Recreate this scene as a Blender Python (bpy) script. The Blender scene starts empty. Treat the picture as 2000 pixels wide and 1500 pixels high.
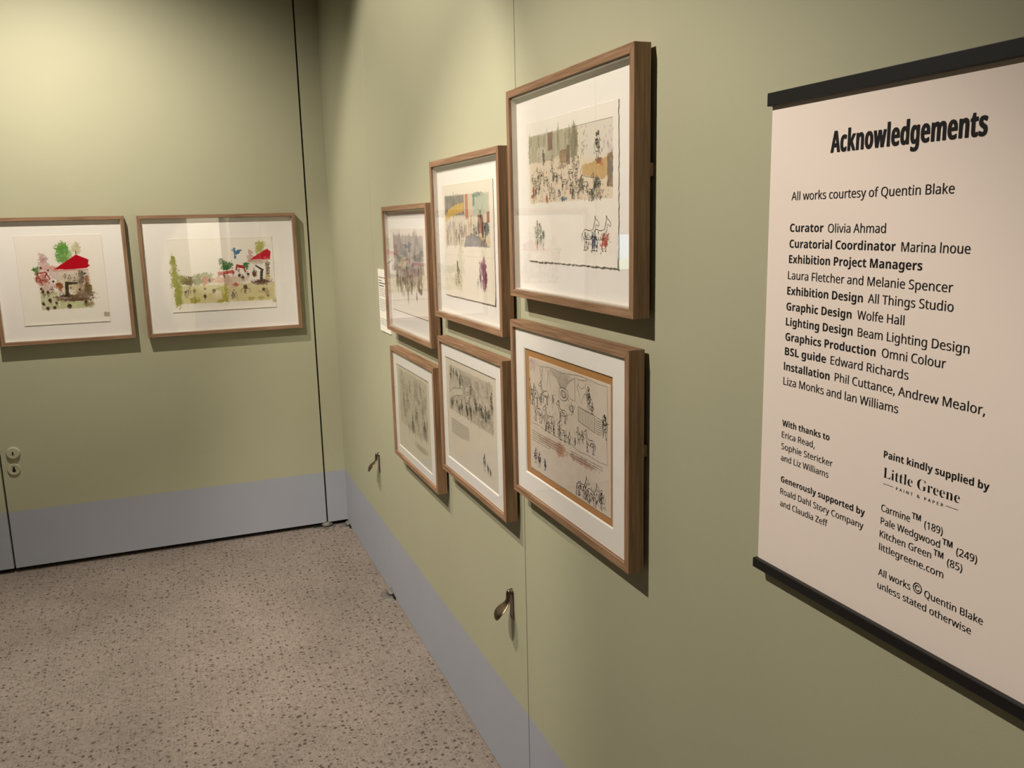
import bpy, bmesh, math, random, os
import numpy as np
from mathutils import Matrix, Vector
sc = bpy.context.scene
COL = sc.collection

# ------------------------------------------------------------------ camera
cam_d = bpy.data.cameras.new('camera')
cam = bpy.data.objects.new('camera', cam_d)
COL.objects.link(cam)
cam_d.sensor_width = 36.0
cam_d.lens = 36.0 * 1674.6 / 2000.0
cam_d.clip_start = 0.02
RX = Vector((0.92846174, -0.37071679, -0.02297513))
UP = Vector((0.09087686, 0.16675444, 0.98180159))
FW = Vector((0.36013913, 0.91365312, -0.1885147))
m = Matrix.Identity(4)
for i in range(3):
    m[i][0] = RX[i]; m[i][1] = UP[i]; m[i][2] = -FW[i]
m.translation = Vector((-0.7824, -4.4596, 1.6))
cam.matrix_world = m
sc.camera = cam

# ------------------------------------------------------------------ world, exposure
sc.view_settings.view_transform = 'Standard'
sc.view_settings.look = 'None'
sc.view_settings.gamma = 1.0
sc.view_settings.use_curve_mapping = False
sc.view_settings.exposure = 0.0
w = bpy.data.worlds.new('world'); sc.world = w; w.use_nodes = True
w.node_tree.nodes['Background'].inputs[0].default_value = (1.0, 0.9, 0.78, 1)
w.node_tree.nodes['Background'].inputs[1].default_value = 0.03
sc.cycles.max_bounces = 8
sc.cycles.transparent_max_bounces = 12
sc.cycles.use_denoising = True

# ------------------------------------------------------------------ gallery lamps, added fill and reflection spot
WARM = (1.0, 0.89, 0.77)
def spot(name, loc, aim, power, angle, blend, size=0.03, col=WARM):
    d = bpy.data.lights.new(name, 'SPOT')
    d.energy = power; d.spot_size = math.radians(angle); d.spot_blend = blend
    d.shadow_soft_size = size; d.color = col
    o = bpy.data.objects.new(name, d); COL.objects.link(o)
    o.location = loc
    o.rotation_euler = (Vector(aim) - Vector(loc)).to_track_quat('-Z', 'Y').to_euler()
    return o
spot('wall_spotlight', (-1.266, -1.028, 2.94), (-1.169, 0.0, 0.35), 168, 132, 1.0, 0.012)
spot('wall_spotlight', (-1.457, -2.047, 3.203), (0.0, -1.503, 1.414), 173.1, 66, 0.4, 0.012)
spot('wall_spotlight', (-1.679, -2.938, 3.069), (0.0, -2.635, -1.736), 224.6, 91, 0.384, 0.012)
spot('floor_spotlight', (-1.6, -2.6, 3.4), (-0.9, -1.7, 0.0), 22, 80, 1.0, 0.05)
def area(name, loc, rot, sx, sy, power, col=WARM):
    d = bpy.data.lights.new(name, 'AREA'); d.shape = 'RECTANGLE'; d.size = sx; d.size_y = sy
    d.energy = power; d.color = col
    o = bpy.data.objects.new(name, d); COL.objects.link(o); o.location = loc; o.rotation_euler = rot
    return o
area('ceiling_fill', (-2.6, -5.2, 3.45), (0, 0, 0), 2.5, 2.5, 4)  # added soft ambient fill overhead, not a fitting of the room
spot('wall_spotlight', (-0.9, -6.0, 3.2), (-0.30, -8.0, 1.62), 2000, 27, 0.15, 0.03)  # added spot, brightens the unseen panel mirrored in the left wall's picture glass

# ------------------------------------------------------------------ materials
def lin(c):
    return tuple(((x/255.0)/12.92 if x/255.0 <= 0.04045 else ((x/255.0+0.055)/1.055)**2.4) for x in c)
def mat(name, rgb, rough=0.6, metal=0.0, noise=0.0, nscale=40.0, bump=0.0, bscale=300.0, spec=0.5):
    M = bpy.data.materials.new(name); M.use_nodes = True
    nt = M.node_tree; b = nt.nodes['Principled BSDF']
    b.inputs['Roughness'].default_value = rough; b.inputs['Metallic'].default_value = metal
    b.inputs['Specular IOR Level'].default_value = spec
    c = lin(rgb)
    tc = nt.nodes.new('ShaderNodeTexCoord')
    if noise > 0:
        n = nt.nodes.new('ShaderNodeTexNoise'); n.inputs['Scale'].default_value = nscale
        n.inputs['Detail'].default_value = 5
        nt.links.new(tc.outputs['Object'], n.inputs['Vector'])
        r = nt.nodes.new('ShaderNodeValToRGB')
        r.color_ramp.elements[0].position = 0.3; r.color_ramp.elements[1].position = 0.7
        r.color_ramp.elements[0].color = tuple(x*(1-noise) for x in c) + (1,)
        r.color_ramp.elements[1].color = tuple(min(1, x*(1+noise)) for x in c) + (1,)
        nt.links.new(n.outputs['Fac'], r.inputs[0]); nt.links.new(r.outputs[0], b.inputs['Base Color'])
    else:
        b.inputs['Base Color'].default_value = c + (1,)
    if bump > 0:
        n2 = nt.nodes.new('ShaderNodeTexNoise'); n2.inputs['Scale'].default_value = bscale
        n2.inputs['Detail'].default_value = 3
        nt.links.new(tc.outputs['Object'], n2.inputs['Vector'])
        bp = nt.nodes.new('ShaderNodeBump'); bp.inputs['Strength'].default_value = bump
        bp.inputs['Distance'].default_value = 0.001
        nt.links.new(n2.outputs['Fac'], bp.inputs['Height']); nt.links.new(bp.outputs[0], b.inputs['Normal'])
    return M

def wood(name, scale, base=(158, 125, 95), dark=(116, 87, 62)):
    M = bpy.data.materials.new(name); M.use_nodes = True
    nt = M.node_tree; b = nt.nodes['Principled BSDF']
    tc = nt.nodes.new('ShaderNodeTexCoord'); mp = nt.nodes.new('ShaderNodeMapping')
    mp.inputs['Scale'].default_value = scale
    nt.links.new(tc.outputs['Object'], mp.inputs['Vector'])
    n = nt.nodes.new('ShaderNodeTexNoise'); n.inputs['Scale'].default_value = 1.0
    n.inputs['Detail'].default_value = 6; n.inputs['Distortion'].default_value = 0.6
    nt.links.new(mp.outputs[0], n.inputs['Vector'])
    r = nt.nodes.new('ShaderNodeValToRGB')
    r.color_ramp.elements[0].position = 0.32; r.color_ramp.elements[1].position = 0.66
    r.color_ramp.elements[0].color = lin(dark) + (1,); r.color_ramp.elements[1].color = lin(base) + (1,)
    nt.links.new(n.outputs['Fac'], r.inputs[0]); nt.links.new(r.outputs[0], b.inputs['Base Color'])
    b.inputs['Roughness'].default_value = 0.55
    bp = nt.nodes.new('ShaderNodeBump'); bp.inputs['Strength'].default_value = 0.25
    bp.inputs['Distance'].default_value = 0.0006
    nt.links.new(n.outputs['Fac'], bp.inputs['Height']); nt.links.new(bp.outputs[0], b.inputs['Normal'])
    return M

GREEN = mat('kitchen_green_paint', (172, 172, 145), 0.62, noise=0.02, nscale=3, bump=0.12, bscale=500, spec=0.35)
BLUE = mat('pale_blue_paint', (160, 165, 175), 0.62, noise=0.02, nscale=3, bump=0.12, bscale=500, spec=0.35)
BLACK = mat('black_void', (8, 7, 6), 0.9, noise=0.05)
CEIL = mat('dark_ceiling_paint', (70, 68, 64), 0.9, noise=0.05)
OFFWALL = mat('off_white_reflection_panel', (225, 222, 205), 0.7, noise=0.02)
MATB = mat('mat_board', (245, 240, 235), 0.92, noise=0.012, nscale=200, spec=0.2)
BEVEL = mat('mat_bevel_core', (250, 248, 242), 0.8, noise=0.01, spec=0.2)
SPACER = mat('frame_fillet_paint', (200, 192, 182), 0.9, noise=0.02, spec=0.2)
INK = mat('black_ink', (22, 20, 20), 0.8, noise=0.2, spec=0.2)
INKG = mat('grey_pencil', (92, 84, 78), 0.85, noise=0.2, spec=0.2)
INKS = mat('sepia_ink', (104, 78, 66), 0.85, noise=0.2, spec=0.2)
SIGNP = mat('sign_paper', (238, 226, 216), 0.85, noise=0.008, nscale=6, bump=0.05, spec=0.25)
SIGNT = mat('sign_black_print', (16, 14, 14), 0.7, noise=0.05, spec=0.3)
BAR = mat('black_painted_batten', (8, 9, 12), 0.45, noise=0.1, nscale=60)
CARD = mat('label_card', (238, 234, 222), 0.85, noise=0.01)
CARDT = mat('label_print_grey', (110, 106, 98), 0.8, noise=0.1)
NICKEL = mat('dark_nickel', (120, 104, 88), 0.32, metal=1.0, noise=0.12, nscale=80)
STEEL = mat('worn_steel', (118, 114, 106), 0.62, metal=0.35, noise=0.25, nscale=120, bump=0.6, bscale=150)
BRONZE = mat('hanger_plate_metal', (120, 100, 80), 0.5, metal=0.8, noise=0.1)
TAN = mat('tan_backing_paper', (178, 132, 84), 0.85, noise=0.06, nscale=30, spec=0.2)
WOOD_H = wood('oak_grain_horizontal', (7, 170, 170))
WOOD_V = wood('oak_grain_vertical', (170, 7, 170))

COLM = bpy.data.materials.new('watercolour_on_paper'); COLM.use_nodes = True
_nt = COLM.node_tree; _b = _nt.nodes['Principled BSDF']
_a = _nt.nodes.new('ShaderNodeAttribute'); _a.attribute_name = 'pigment'
_nt.links.new(_a.outputs['Color'], _b.inputs['Base Color'])
_b.inputs['Roughness'].default_value = 0.92; _b.inputs['Specular IOR Level'].default_value = 0.15

GLASS = bpy.data.materials.new('picture_glass'); GLASS.use_nodes = True
_nt = GLASS.node_tree
for n_ in list(_nt.nodes): _nt.nodes.remove(n_)
_o = _nt.nodes.new('ShaderNodeOutputMaterial'); _mx = _nt.nodes.new('ShaderNodeMixShader')
_t = _nt.nodes.new('ShaderNodeBsdfTransparent'); _g = _nt.nodes.new('ShaderNodeBsdfGlossy'); _f = _nt.nodes.new('ShaderNodeMath')
_t.inputs[0].default_value = (0.985, 0.99, 0.985, 1)
_g.inputs['Roughness'].default_value = 0.01
# Schlick reflectance, the same from either side of the pane
_lw = _nt.nodes.new('ShaderNodeLayerWeight'); _lw.inputs['Blend'].default_value = 0.5
_pw = _nt.nodes.new('ShaderNodeMath'); _pw.operation = 'POWER'; _pw.inputs[1].default_value = 5.0
_nt.links.new(_lw.outputs['Facing'], _pw.inputs[0])
_f.operation = 'MULTIPLY_ADD'; _f.inputs[1].default_value = 0.965; _f.inputs[2].default_value = 0.035
_nt.links.new(_pw.outputs[0], _f.inputs[0])
_nt.links.new(_f.outputs[0], _mx.inputs[0]); _nt.links.new(_t.outputs[0], _mx.inputs[1])
_nt.links.new(_g.outputs[0], _mx.inputs[2]); _nt.links.new(_mx.outputs[0], _o.inputs['Surface'])

def floor_material():
    M = bpy.data.materials.new('ground_concrete_floor'); M.use_nodes = True
    nt = M.node_tree; b = nt.nodes['Principled BSDF']; L = nt.links.new
    tc = nt.nodes.new('ShaderNodeTexCoord')
    def noise(s, d=4, dist=0.0):
        n = nt.nodes.new('ShaderNodeTexNoise'); n.inputs['Scale'].default_value = s
        n.inputs['Detail'].default_value = d; n.inputs['Distortion'].default_value = dist
        L(tc.outputs['Object'], n.inputs['Vector']); return n.outputs['Fac']
    def ramp(src, p0, c0, p1, c1):
        r = nt.nodes.new('ShaderNodeValToRGB'); e = r.color_ramp.elements
        e[0].position = p0; e[0].color = c0; e[1].position = p1; e[1].color = c1
        L(src, r.inputs[0]); return r.outputs[0]
    def mix(fac, a, bb, mode='MIX'):
        x = nt.nodes.new('ShaderNodeMix'); x.data_type = 'RGBA'; x.blend_type = mode
        if isinstance(fac, float): x.inputs[0].default_value = fac
        else: L(fac, x.inputs[0])
        for s, v in ((x.inputs[6], a), (x.inputs[7], bb)):
            if isinstance(v, tuple): s.default_value = v
            else: L(v, s)
        return x.outputs[2]
    cloud = ramp(noise(2.2, 6, 0.4), 0.3, lin((122, 112, 104)) + (1,), 0.72, lin((142, 131, 122)) + (1,))
    fine = ramp(noise(55, 5), 0.3, (0.84, 0.83, 0.82, 1), 0.7, (1.08, 1.12, 1.12, 1))
    base = mix(1.0, cloud, fine, 'MULTIPLY')
    def specks(scale, rad, keep, off):
        mp = nt.nodes.new('ShaderNodeMapping'); mp.inputs['Location'].default_value = (off, off*2, 0)
        L(tc.outputs['Object'], mp.inputs['Vector'])
        ad = nt.nodes.new('ShaderNodeTexNoise'); ad.inputs['Scale'].default_value = scale*0.9
        L(mp.outputs[0], ad.inputs['Vector'])
        sb = nt.nodes.new('ShaderNodeVectorMath'); sb.operation = 'MULTIPLY_ADD'
        L(ad.outputs['Color'], sb.inputs[0]); sb.inputs[1].default_value = (0.9/scale,)*3
        L(mp.outputs[0], sb.inputs[2])
        v = nt.nodes.new('ShaderNodeTexVoronoi'); v.voronoi_dimensions = '2D'
        v.inputs['Scale'].default_value = scale; L(sb.outputs[0], v.inputs['Vector'])
        lt = nt.nodes.new('ShaderNodeMapRange'); lt.inputs['From Min'].default_value = rad*0.6
        lt.inputs['From Max'].default_value = rad; lt.inputs['To Min'].default_value = 1; lt.inputs['To Max'].default_value = 0
        L(v.outputs['Distance'], lt.inputs['Value'])
        sep = nt.nodes.new('ShaderNodeSeparateColor'); L(v.outputs['Color'], sep.inputs[0])
        gt = nt.nodes.new('ShaderNodeMath'); gt.operation = 'GREATER_THAN'; gt.inputs[1].default_value = 1-keep
        L(sep.outputs[0], gt.inputs[0])
        mu = nt.nodes.new('ShaderNodeMath'); mu.operation = 'MULTIPLY'
        L(lt.outputs[0], mu.inputs[0]); L(gt.outputs[0], mu.inputs[1])
        return mu.outputs[0]
    def soft(v, k):
        mu = nt.nodes.new('ShaderNodeMath'); mu.operation = 'MULTIPLY'; L(v, mu.inputs[0]); mu.inputs[1].default_value = k
        return mu.outputs[0]
    c = mix(soft(specks(85, 0.36, 0.42, 0.0), 0.62), base, lin((80, 67, 58)) + (1,))
    c = mix(soft(specks(40, 0.25, 0.32, 3.1), 0.9), c, lin((66, 54, 47)) + (1,))
    c = mix(soft(specks(120, 0.33, 0.25, 7.7), 0.5), c, lin((165, 151, 138)) + (1,))
    L(c, b.inputs['Base Color'])
    b.inputs['Roughness'].default_value = 0.6; b.inputs['Specular IOR Level'].default_value = 0.3
    bp = nt.nodes.new('ShaderNodeBump'); bp.inputs['Strength'].default_value = 0.15; bp.inputs['Distance'].default_value = 0.002
    L(noise(90, 4), bp.inputs['Height']); L(bp.outputs[0], b.inputs['Normal'])
    return M
FLOOR = floor_material()

# ------------------------------------------------------------------ mesh helpers
class MB:
    def __init__(s): s.v = []; s.f = []; s.mi = []
    def quad(s, pts, mi=0):
        n = len(s.v); s.v += [tuple(p) for p in pts]; s.f.append(tuple(range(n, n+len(pts)))); s.mi.append(mi)
    def hexa(s, b, t, mi=0):
        n = len(s.v); k = len(b); s.v += [tuple(p) for p in b] + [tuple(p) for p in t]
        s.f.append(tuple(range(n+k-1, n-1, -1))); s.f.append(tuple(range(n+k, n+2*k)))
        for i in range(k):
            j = (i+1) % k; s.f.append((n+i, n+j, n+k+j, n+k+i))
        s.mi += [mi]*(k+2)
    def box(s, x0, x1, y0, y1, z0, z1, mi=0):
        s.hexa([(x0,y0,z0),(x1,y0,z0),(x1,y1,z0),(x0,y1,z0)], [(x0,y0,z1),(x1,y0,z1),(x1,y1,z1),(x0,y1,z1)], mi)
    def cyl(s, cx, cy, z0, z1, r0, r1, n=32, mi=0):
        a = [2*math.pi*i/n for i in range(n)]
        s.hexa([(cx+r0*math.cos(t), cy+r0*math.sin(t), z0) for t in a], [(cx+r1*math.cos(t), cy+r1*math.sin(t), z1) for t in a], mi)
    def build(s, name, mats, parent=None, bevel=0.0, smooth=False, weld=False):
        me = bpy.data.meshes.new(name); me.from_pydata(s.v, [], s.f)
        if not isinstance(mats, (list, tuple)): mats = [mats]
        for M in mats: me.materials.append(M)
        me.polygons.foreach_set('material_index', s.mi)
        if weld:
            bm = bmesh.new(); bm.from_mesh(me); bmesh.ops.remove_doubles(bm, verts=bm.verts, dist=1e-6)
            bmesh.ops.recalc_face_normals(bm, faces=bm.faces); bm.to_mesh(me); bm.free()
        if smooth: me.polygons.foreach_set('use_smooth', [True]*len(me.polygons))
        me.update()
        o = bpy.data.objects.new(name, me); COL.objects.link(o)
        if parent: o.parent = parent
        if bevel:
            bv = o.modifiers.new('bevel', 'BEVEL'); bv.width = bevel; bv.segments = 2; bv.limit_method = 'ANGLE'
        return o
def tag(o, label=None, cat=None, group=None, kind=None):
    if label: o['label'] = label
    if cat: o['category'] = cat
    if group: o['group'] = group
    if kind: o['kind'] = kind
    return o
def wall_matrix(side, s, z):
    if side == 'R':   # local x runs away from the corner towards the viewer, y up, z out of the wall
        M = Matrix(((0,0,-1,0),(-1,0,0,-s),(0,1,0,z),(0,0,0,1)))
    else:
        M = Matrix(((1,0,0,-s),(0,0,-1,0),(0,1,0,z),(0,0,0,1)))
    return M
def root(name, side, s, z):
    o = bpy.data.objects.new(name, None); o.empty_display_size = 0.05; COL.objects.link(o)
    o.matrix_world = wall_matrix(side, s, z); return o

# ------------------------------------------------------------------ setting
m_ = MB(); m_.box(-6, 0.3, -9, 0.3, -0.1, 0.0); tag(m_.build('floor', FLOOR), kind='structure')
m_ = MB(); m_.box(-6, 0.3, -9, 0.3, 3.6, 3.7); tag(m_.build('ceiling', CEIL), kind='structure')
BAND = 0.3024
def wall(name, side, spans, z0, gap, backdepth):
    m_ = MB()
    if side == 'R': m_.box(backdepth, backdepth+0.1, -9, 0.2, 0, 3.6)
    else: m_.box(-6, 0.2, backdepth, backdepth+0.1, 0, 3.6)
    w_ = tag(m_.build(name, BLACK), kind='structure')
    for a, b in spans:
        m_ = MB(); a_ = a+gap/2 if a > 0.001 else -0.01; b_ = b-gap/2; d = backdepth
        for lo, hi, mi in ((z0, BAND, 1), (BAND, 3.6, 0)):
            if side == 'R':
                P = [(0,-a_,lo),(0,-b_,lo),(0,-b_,hi),(0,-a_,hi)]; Q = [(d, y, z) for _, y, z in P]
            else:
                P = [(-a_,0,lo),(-b_,0,lo),(-b_,0,hi),(-a_,0,hi)]; Q = [(x, d, z) for x, _, z in P]
            for ids in ((0,1,2,3),): m_.quad([P[i] for i in ids], mi)
            m_.quad([Q[i] for i in (3,2,1,0)], mi)
            m_.quad([P[0], P[3], Q[3], Q[0]], mi); m_.quad([P[1], Q[1], Q[2], P[2]], mi)
            if lo == z0: m_.quad([P[0], Q[0], Q[1], P[1]], mi)
            else: m_.quad([P[3], P[2], Q[2], Q[3]], mi)
        m_.build('wall_panel', [GREEN, BLUE], w_, bevel=0.0012, weld=True)
    return w_
wall('wall_right', 'R', [(0, .9565), (.9565, 2.5388), (2.5388, 4.121), (4.121, 5.703), (5.703, 7.285), (7.285, 9)], 0.004, 0.0035, 0.06)
wall('wall_left', 'L', [(0, .1091), (.1091, 1.588), (1.588, 3.067), (3.067, 4.546), (4.546, 6)], 0.023, 0.0080, 0.06)
m_ = MB(); m_.box(-6, 0.3, -9.1, -9, 0, 3.6); tag(m_.build('wall_rear', GREEN), kind='structure')
m_ = MB(); m_.box(-6.1, -6, -9, 0.3, 0, 3.6); tag(m_.build('wall_far_side', GREEN), kind='structure')
m_ = MB(); m_.box(-0.50, -0.09, -8.1, -8.0, 0, 2.6); tag(m_.build('wall_reflection_panel', OFFWALL, bevel=0.004), kind='structure')  # unseen panel added behind the camera for a bright patch in the glass

# floor pivots of the folding panels
def pivot(side, s, label, flip=1, big=1.0):
    r = root('floor_pivot', side, s, 0.0)
    tag(r, label, 'hinge', 'metal pivots at the foot of the wall panels')
    rng = random.Random(int(s*1000)+7)
    # local: x along wall, y up, z out
    m_ = MB(); n = 9
    pl = [(flip*(-0.03 + 0.075*big*(0.5-0.5*math.cos(math.pi*i/(n-1)))), 0.0, 0.004+0.034*math.sin(math.pi*i/(n-1))*(1+rng.uniform(-.25, .25))) for i in range(n)]
    pl = [(x, 0.0005, z) for x, y, z in pl]
    if flip < 0: pl = pl[::-1]
    top = [(x*0.94, 0.0035+rng.uniform(0, .001), z*0.93) for x, y, z in pl]
    m_.hexa(pl, top); m_.build('floor_plate', STEEL, r)
    m_ = MB()
    rings = []
    for k in range(7):
        t = k/6; rad = 0.0125*math.sin(math.pi*(0.25+0.62*t))*big
        rings.append([(rad*1.35*math.cos(a)*(1+.12*math.sin(3*a+k))+flip*0.004, 0.004+0.016*t+0.003*math.sin(2*a+k)*t, 0.006+rad*math.sin(a)) for a in [2*math.pi*i/14 for i in range(14)]])
    for k in range(6): 
        for i in range(14):
            j = (i+1) % 14; m_.quad([rings[k][i], rings[k][j], rings[k+1][j], rings[k+1][i]])
    m_.quad(rings[-1]); m_.quad(rings[0][::-1])
    m_.build('pivot_knuckle', STEEL, r, smooth=True, weld=True)
    m_ = MB(); m_.box(flip*0.012 if flip > 0 else -0.045*big, 0.045*big if flip > 0 else -0.012, 0.001, 0.011, 0.0005, 0.006)
    m_.build('pivot_slot', BLACK, r, bevel=0.001)
    r.scale = (1.35, 1.35, 1.35)
    return r
pivot('L', .1091, 'crumpled metal pivot at the foot of the black seam in the back wall', -1, 1.25)
pivot('R', .035, 'small metal pivot on the floor in the corner of the two walls', 1, 0.9)
pivot('R', .985, 'metal pivot at the foot of the first seam along the right wall', 1, 1.1)

# ------------------------------------------------------------------ painting helpers
def vnoise(X, Y, scale, seed):
    rng = np.random.RandomState(seed); G = rng.rand(64, 64)
    x = X/scale; y = Y/scale
    xi = np.floor(x).astype(int); yi = np.floor(y).astype(int)
    fx = x-xi; fy = y-yi; fx = fx*fx*(3-2*fx); fy = fy*fy*(3-2*fy)
    g = lambda a, b: G[a % 64, b % 64]
    return (g(xi, yi)*(1-fx)+g(xi+1, yi)*fx)*(1-fy)+(g(xi, yi+1)*(1-fx)+g(xi+1, yi+1)*fx)*fy
def fbm(X, Y, scale, seed):
    return (vnoise(X, Y, scale, seed)+0.5*vnoise(X, Y, scale/2, seed+1)+0.25*vnoise(X, Y, scale/4, seed+2))/1.75
def sm(x): x = np.clip(x, 0, 1); return x*x*(3-2*x)
class Art:
    """a sheet painted in millimetres from its top left corner"""
    def __init__(s, W, H, base, res=1.5, seed=1):
        s.W = W; s.H = H; s.nx = int(W/res)+1; s.ny = int(H/res)+1; s.seed = seed
        s.X, s.Y = np.meshgrid(np.linspace(0, W, s.nx), np.linspace(0, H, s.ny))
        s.I = np.ones(s.X.shape+(3,))*np.array(base, float)
        s.I *= (1+0.02*(fbm(s.X, s.Y, 40, seed)-.5))[..., None]
    def put(s, M, c, a=1.0):
        M = np.clip(M*a, 0, 1)[..., None]; s.I = s.I*(1-M)+np.array(c, float)*M
    def blob(s, cx, cy, rx, ry, c, a=.85, rough=.35, soft=.3, sc=None):
        s.seed += 3; sc = sc or max(3.0, min(rx, ry)*0.7)
        d = np.sqrt(((s.X-cx)/rx)**2+((s.Y-cy)/ry)**2)+(rough*3.2*(fbm(s.X, s.Y, max(sc, 5), s.seed)-.5)+rough*2.0*(vnoise(s.X, s.Y, 3.2, s.seed+7)-.5) if min(rx, ry) > 4.5 else rough*(fbm(s.X, s.Y, sc, s.seed)-.5)*2)
        tone = 0.45+0.95*fbm(s.X, s.Y, min(sc*1.3, 9), s.seed+50)
        s.put(sm((1-d)/soft+.5), c, a*tone)
    def rect(s, x0, y0, x1, y1, c, a=.85, edge=2.0, grain=0.4, sc=(12, 12)):
        s.seed += 3; n = (fbm(s.X, s.Y, 9, s.seed)-.5)*edge*2
        M = sm((s.X-x0+n)/1.5)*sm((x1-s.X+n)/1.5)*sm((s.Y-y0+n)/1.5)*sm((y1-s.Y+n)/1.5)
        tone = 1-grain+grain*2*fbm(s.X*12/sc[0], s.Y*12/sc[1], 12, s.seed+9)
        s.put(M, c, a*tone)
    def poly(s, pts, c, a=.95, edge=1.0, grain=0.1):
        s.seed += 3
        n = (fbm(s.X, s.Y, 6, s.seed)-.5)*edge*2; X = s.X+n; Y = s.Y+n
        ins = np.zeros(X.shape, bool); k = len(pts)
        for i in range(k):
            x0, y0 = pts[i]; x1, y1 = pts[(i+1) % k]
            if y0 == y1: continue
            cnd = ((y0 > Y) != (y1 > Y)) & (X < (x1-x0)*(Y-y0)/(y1-y0)+x0)
            ins ^= cnd
        s.put(ins.astype(float)*(1-grain+grain*2*fbm(s.X, s.Y, 8, s.seed)), c, a)
    def streaks(s, x0, y0, x1, y1, cols, n, wmm, lmm, a=.5, rnd=None, lean=0.0):
        rnd = rnd or random.Random(s.seed)
        for i in range(n):
            s.blob(rnd.uniform(x0, x1), rnd.uniform(y0, y1), wmm*rnd.uniform(.5, 1.4), lmm*rnd.uniform(.5, 1.4), rnd.choice(cols), a*rnd.uniform(.6, 1.2), .5, .3)
class Ink:
    def __init__(s): s.v = []; s.f = []
    def line(s, pts, wd=0.8, taper=True, closed=False):
        P = [np.array(p, float) for p in pts]
        if closed: P.append(P[0])
        if len(P) < 2: return
        n0 = len(s.v); k = len(P)
        for i, p in enumerate(P):
            t = P[min(i+1, k-1)]-P[max(i-1, 0)]; L = math.hypot(*t) or 1.0
            nrm = np.array((-t[1], t[0]))/L
            h = wd/2*(1.0 if not taper else (0.45+0.55*math.sin(math.pi*(i+.3)/(k-.4))))
            s.v.append(tuple(p+nrm*h)); s.v.append(tuple(p-nrm*h))
        for i in range(k-1):
            a = n0+2*i; s.f.append((a, a+1, a+3, a+2))
    def curve(s, ctrl, wd=.8, n=8, jit=0.0, rnd=random):
        out = []; C = [ctrl[0]]+list(ctrl)+[ctrl[-1]]
        for i in range(1, len(C)-2):
            p0, p1, p2, p3 = C[i-1], C[i], C[i+1], C[i+2]
            for j in range(n if i < len(C)-3 else n+1):
                t = j/n
                out.append(tuple(0.5*((2*p1[q])+(-p0[q]+p2[q])*t+(2*p0[q]-5*p1[q]+4*p2[q]-p3[q])*t*t+(-p0[q]+3*p1[q]-3*p2[q]+p3[q])*t**3)+rnd.uniform(-jit, jit) for q in (0, 1)))
        s.line(out, wd)
    def loop(s, cx, cy, rx, ry, wd=.8, rnd=random, turn=1.05, n=14):
        a0 = rnd.uniform(0, 6.28); w1 = rnd.uniform(.05, .2)
        s.line([(cx+rx*math.cos(a0+turn*6.283*i/n)*(1+w1*math.sin(2*i)), cy+ry*math.sin(a0+turn*6.283*i/n)) for i in range(n+1)], wd, False)
    def spot(s, cx, cy, rx, ry, rnd=random):
        n0 = len(s.v); k = 7
        for i in range(k):
            a = 6.283*i/k; q = rnd.uniform(.7, 1.2); s.v.append((cx+rx*q*math.cos(a), cy+ry*q*math.sin(a)))
        s.f.append(tuple(range(n0, n0+k)))
    # loose everyday figures: a head, a coat, arms and legs in a few pen strokes
    def person(s, x, y, h, rnd, wd=.8, heavy=.4):
        hd = h*.16; w_ = h*.2; lean = rnd.uniform(-.12, .12)*h
        X = x+lean
        if rnd.random() < .5: s.loop(X, y+hd*.6, hd*.5, hd*.6, wd, rnd)
        else: s.spot(X, y+hd*.5, hd*.45, hd*.6, rnd)
        s.curve([(X-w_*.3, y+hd*1.3), (x-w_*rnd.uniform(.7, 1.1), y+h*.45), (x-w_*.8, y+h*.66)], wd, 5, .15, rnd)
        s.curve([(X+w_*.3, y+hd*1.3), (x+w_*rnd.uniform(.7, 1.1), y+h*.45), (x+w_*.8, y+h*.66)], wd, 5, .15, rnd)
        s.curve([(x-w_*.8, y+h*.66), (x, y+h*.70), (x+w_*.8, y+h*.66)], wd, 4, .15, rnd)
        for sg in (-1, 1):
            s.curve([(x+sg*w_*.4, y+h*.67), (x+sg*w_*rnd.uniform(.1, .7), y+h*.84), (x+sg*w_*rnd.uniform(.2, 1), y+h)], wd*1.1, 4, .1, rnd)
            ex = x+sg*w_*rnd.uniform(1.0, 1.9); ey = y+h*rnd.uniform(.2, .6)
            s.curve([(X+sg*w_*.35, y+hd*1.5), ((X+ex)/2+sg*w_*.2, (y+hd*1.5+ey)/2+h*.08), (ex, ey)], wd, 4, .1, rnd)
        if heavy >= .9:
            for q in range(3): s.loop(x+rnd.uniform(-.4, .4)*w_, y+h*rnd.uniform(.3, .62), w_*rnd.uniform(.3, .8), h*rnd.uniform(.06, .16), wd*.9, rnd, 1.4)
            s.spot(x+rnd.uniform(-.5, .5)*w_, y+h*rnd.uniform(.08, .2), hd*.4, hd*.6, rnd); s.spot(x+rnd.choice((-.5, .5))*w_, y+h*.97, h*.035, h*.03, rnd)
        for i in range(int(4+10*heavy)):
            xx = x+rnd.uniform(-.6, .6)*w_; yy = y+h*rnd.uniform(.25, .6)
            s.line([(xx, yy), (xx+rnd.uniform(-.2, .2)*w_, yy+h*rnd.uniform(.04, .12))], wd*rnd.uniform(.8, 1.8))
    # a loose four-legged animal seen from the side
    def beast(s, x, y, h, rnd, wd=.9, flip=None):
        f = flip or rnd.choice((-1, 1)); L = h*.95
        P = lambda u, v: (x+f*u*L, y+v*h)
        s.curve([P(-.5, .42), P(-.3, .34), P(0, .38), P(.28, .34)], wd, 6, .25, rnd); s.curve([P(-.5, .44), P(-.45, .62), P(0, .66), P(.34, .58)], wd*.8, 6, .25, rnd)
        s.curve([P(.26, .36), P(.36, .18), P(.42, .02)], wd*1.5, 5, .2, rnd); s.curve([P(.36, .56), P(.44, .36), P(.50, .16)], wd, 5, .2, rnd)
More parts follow.
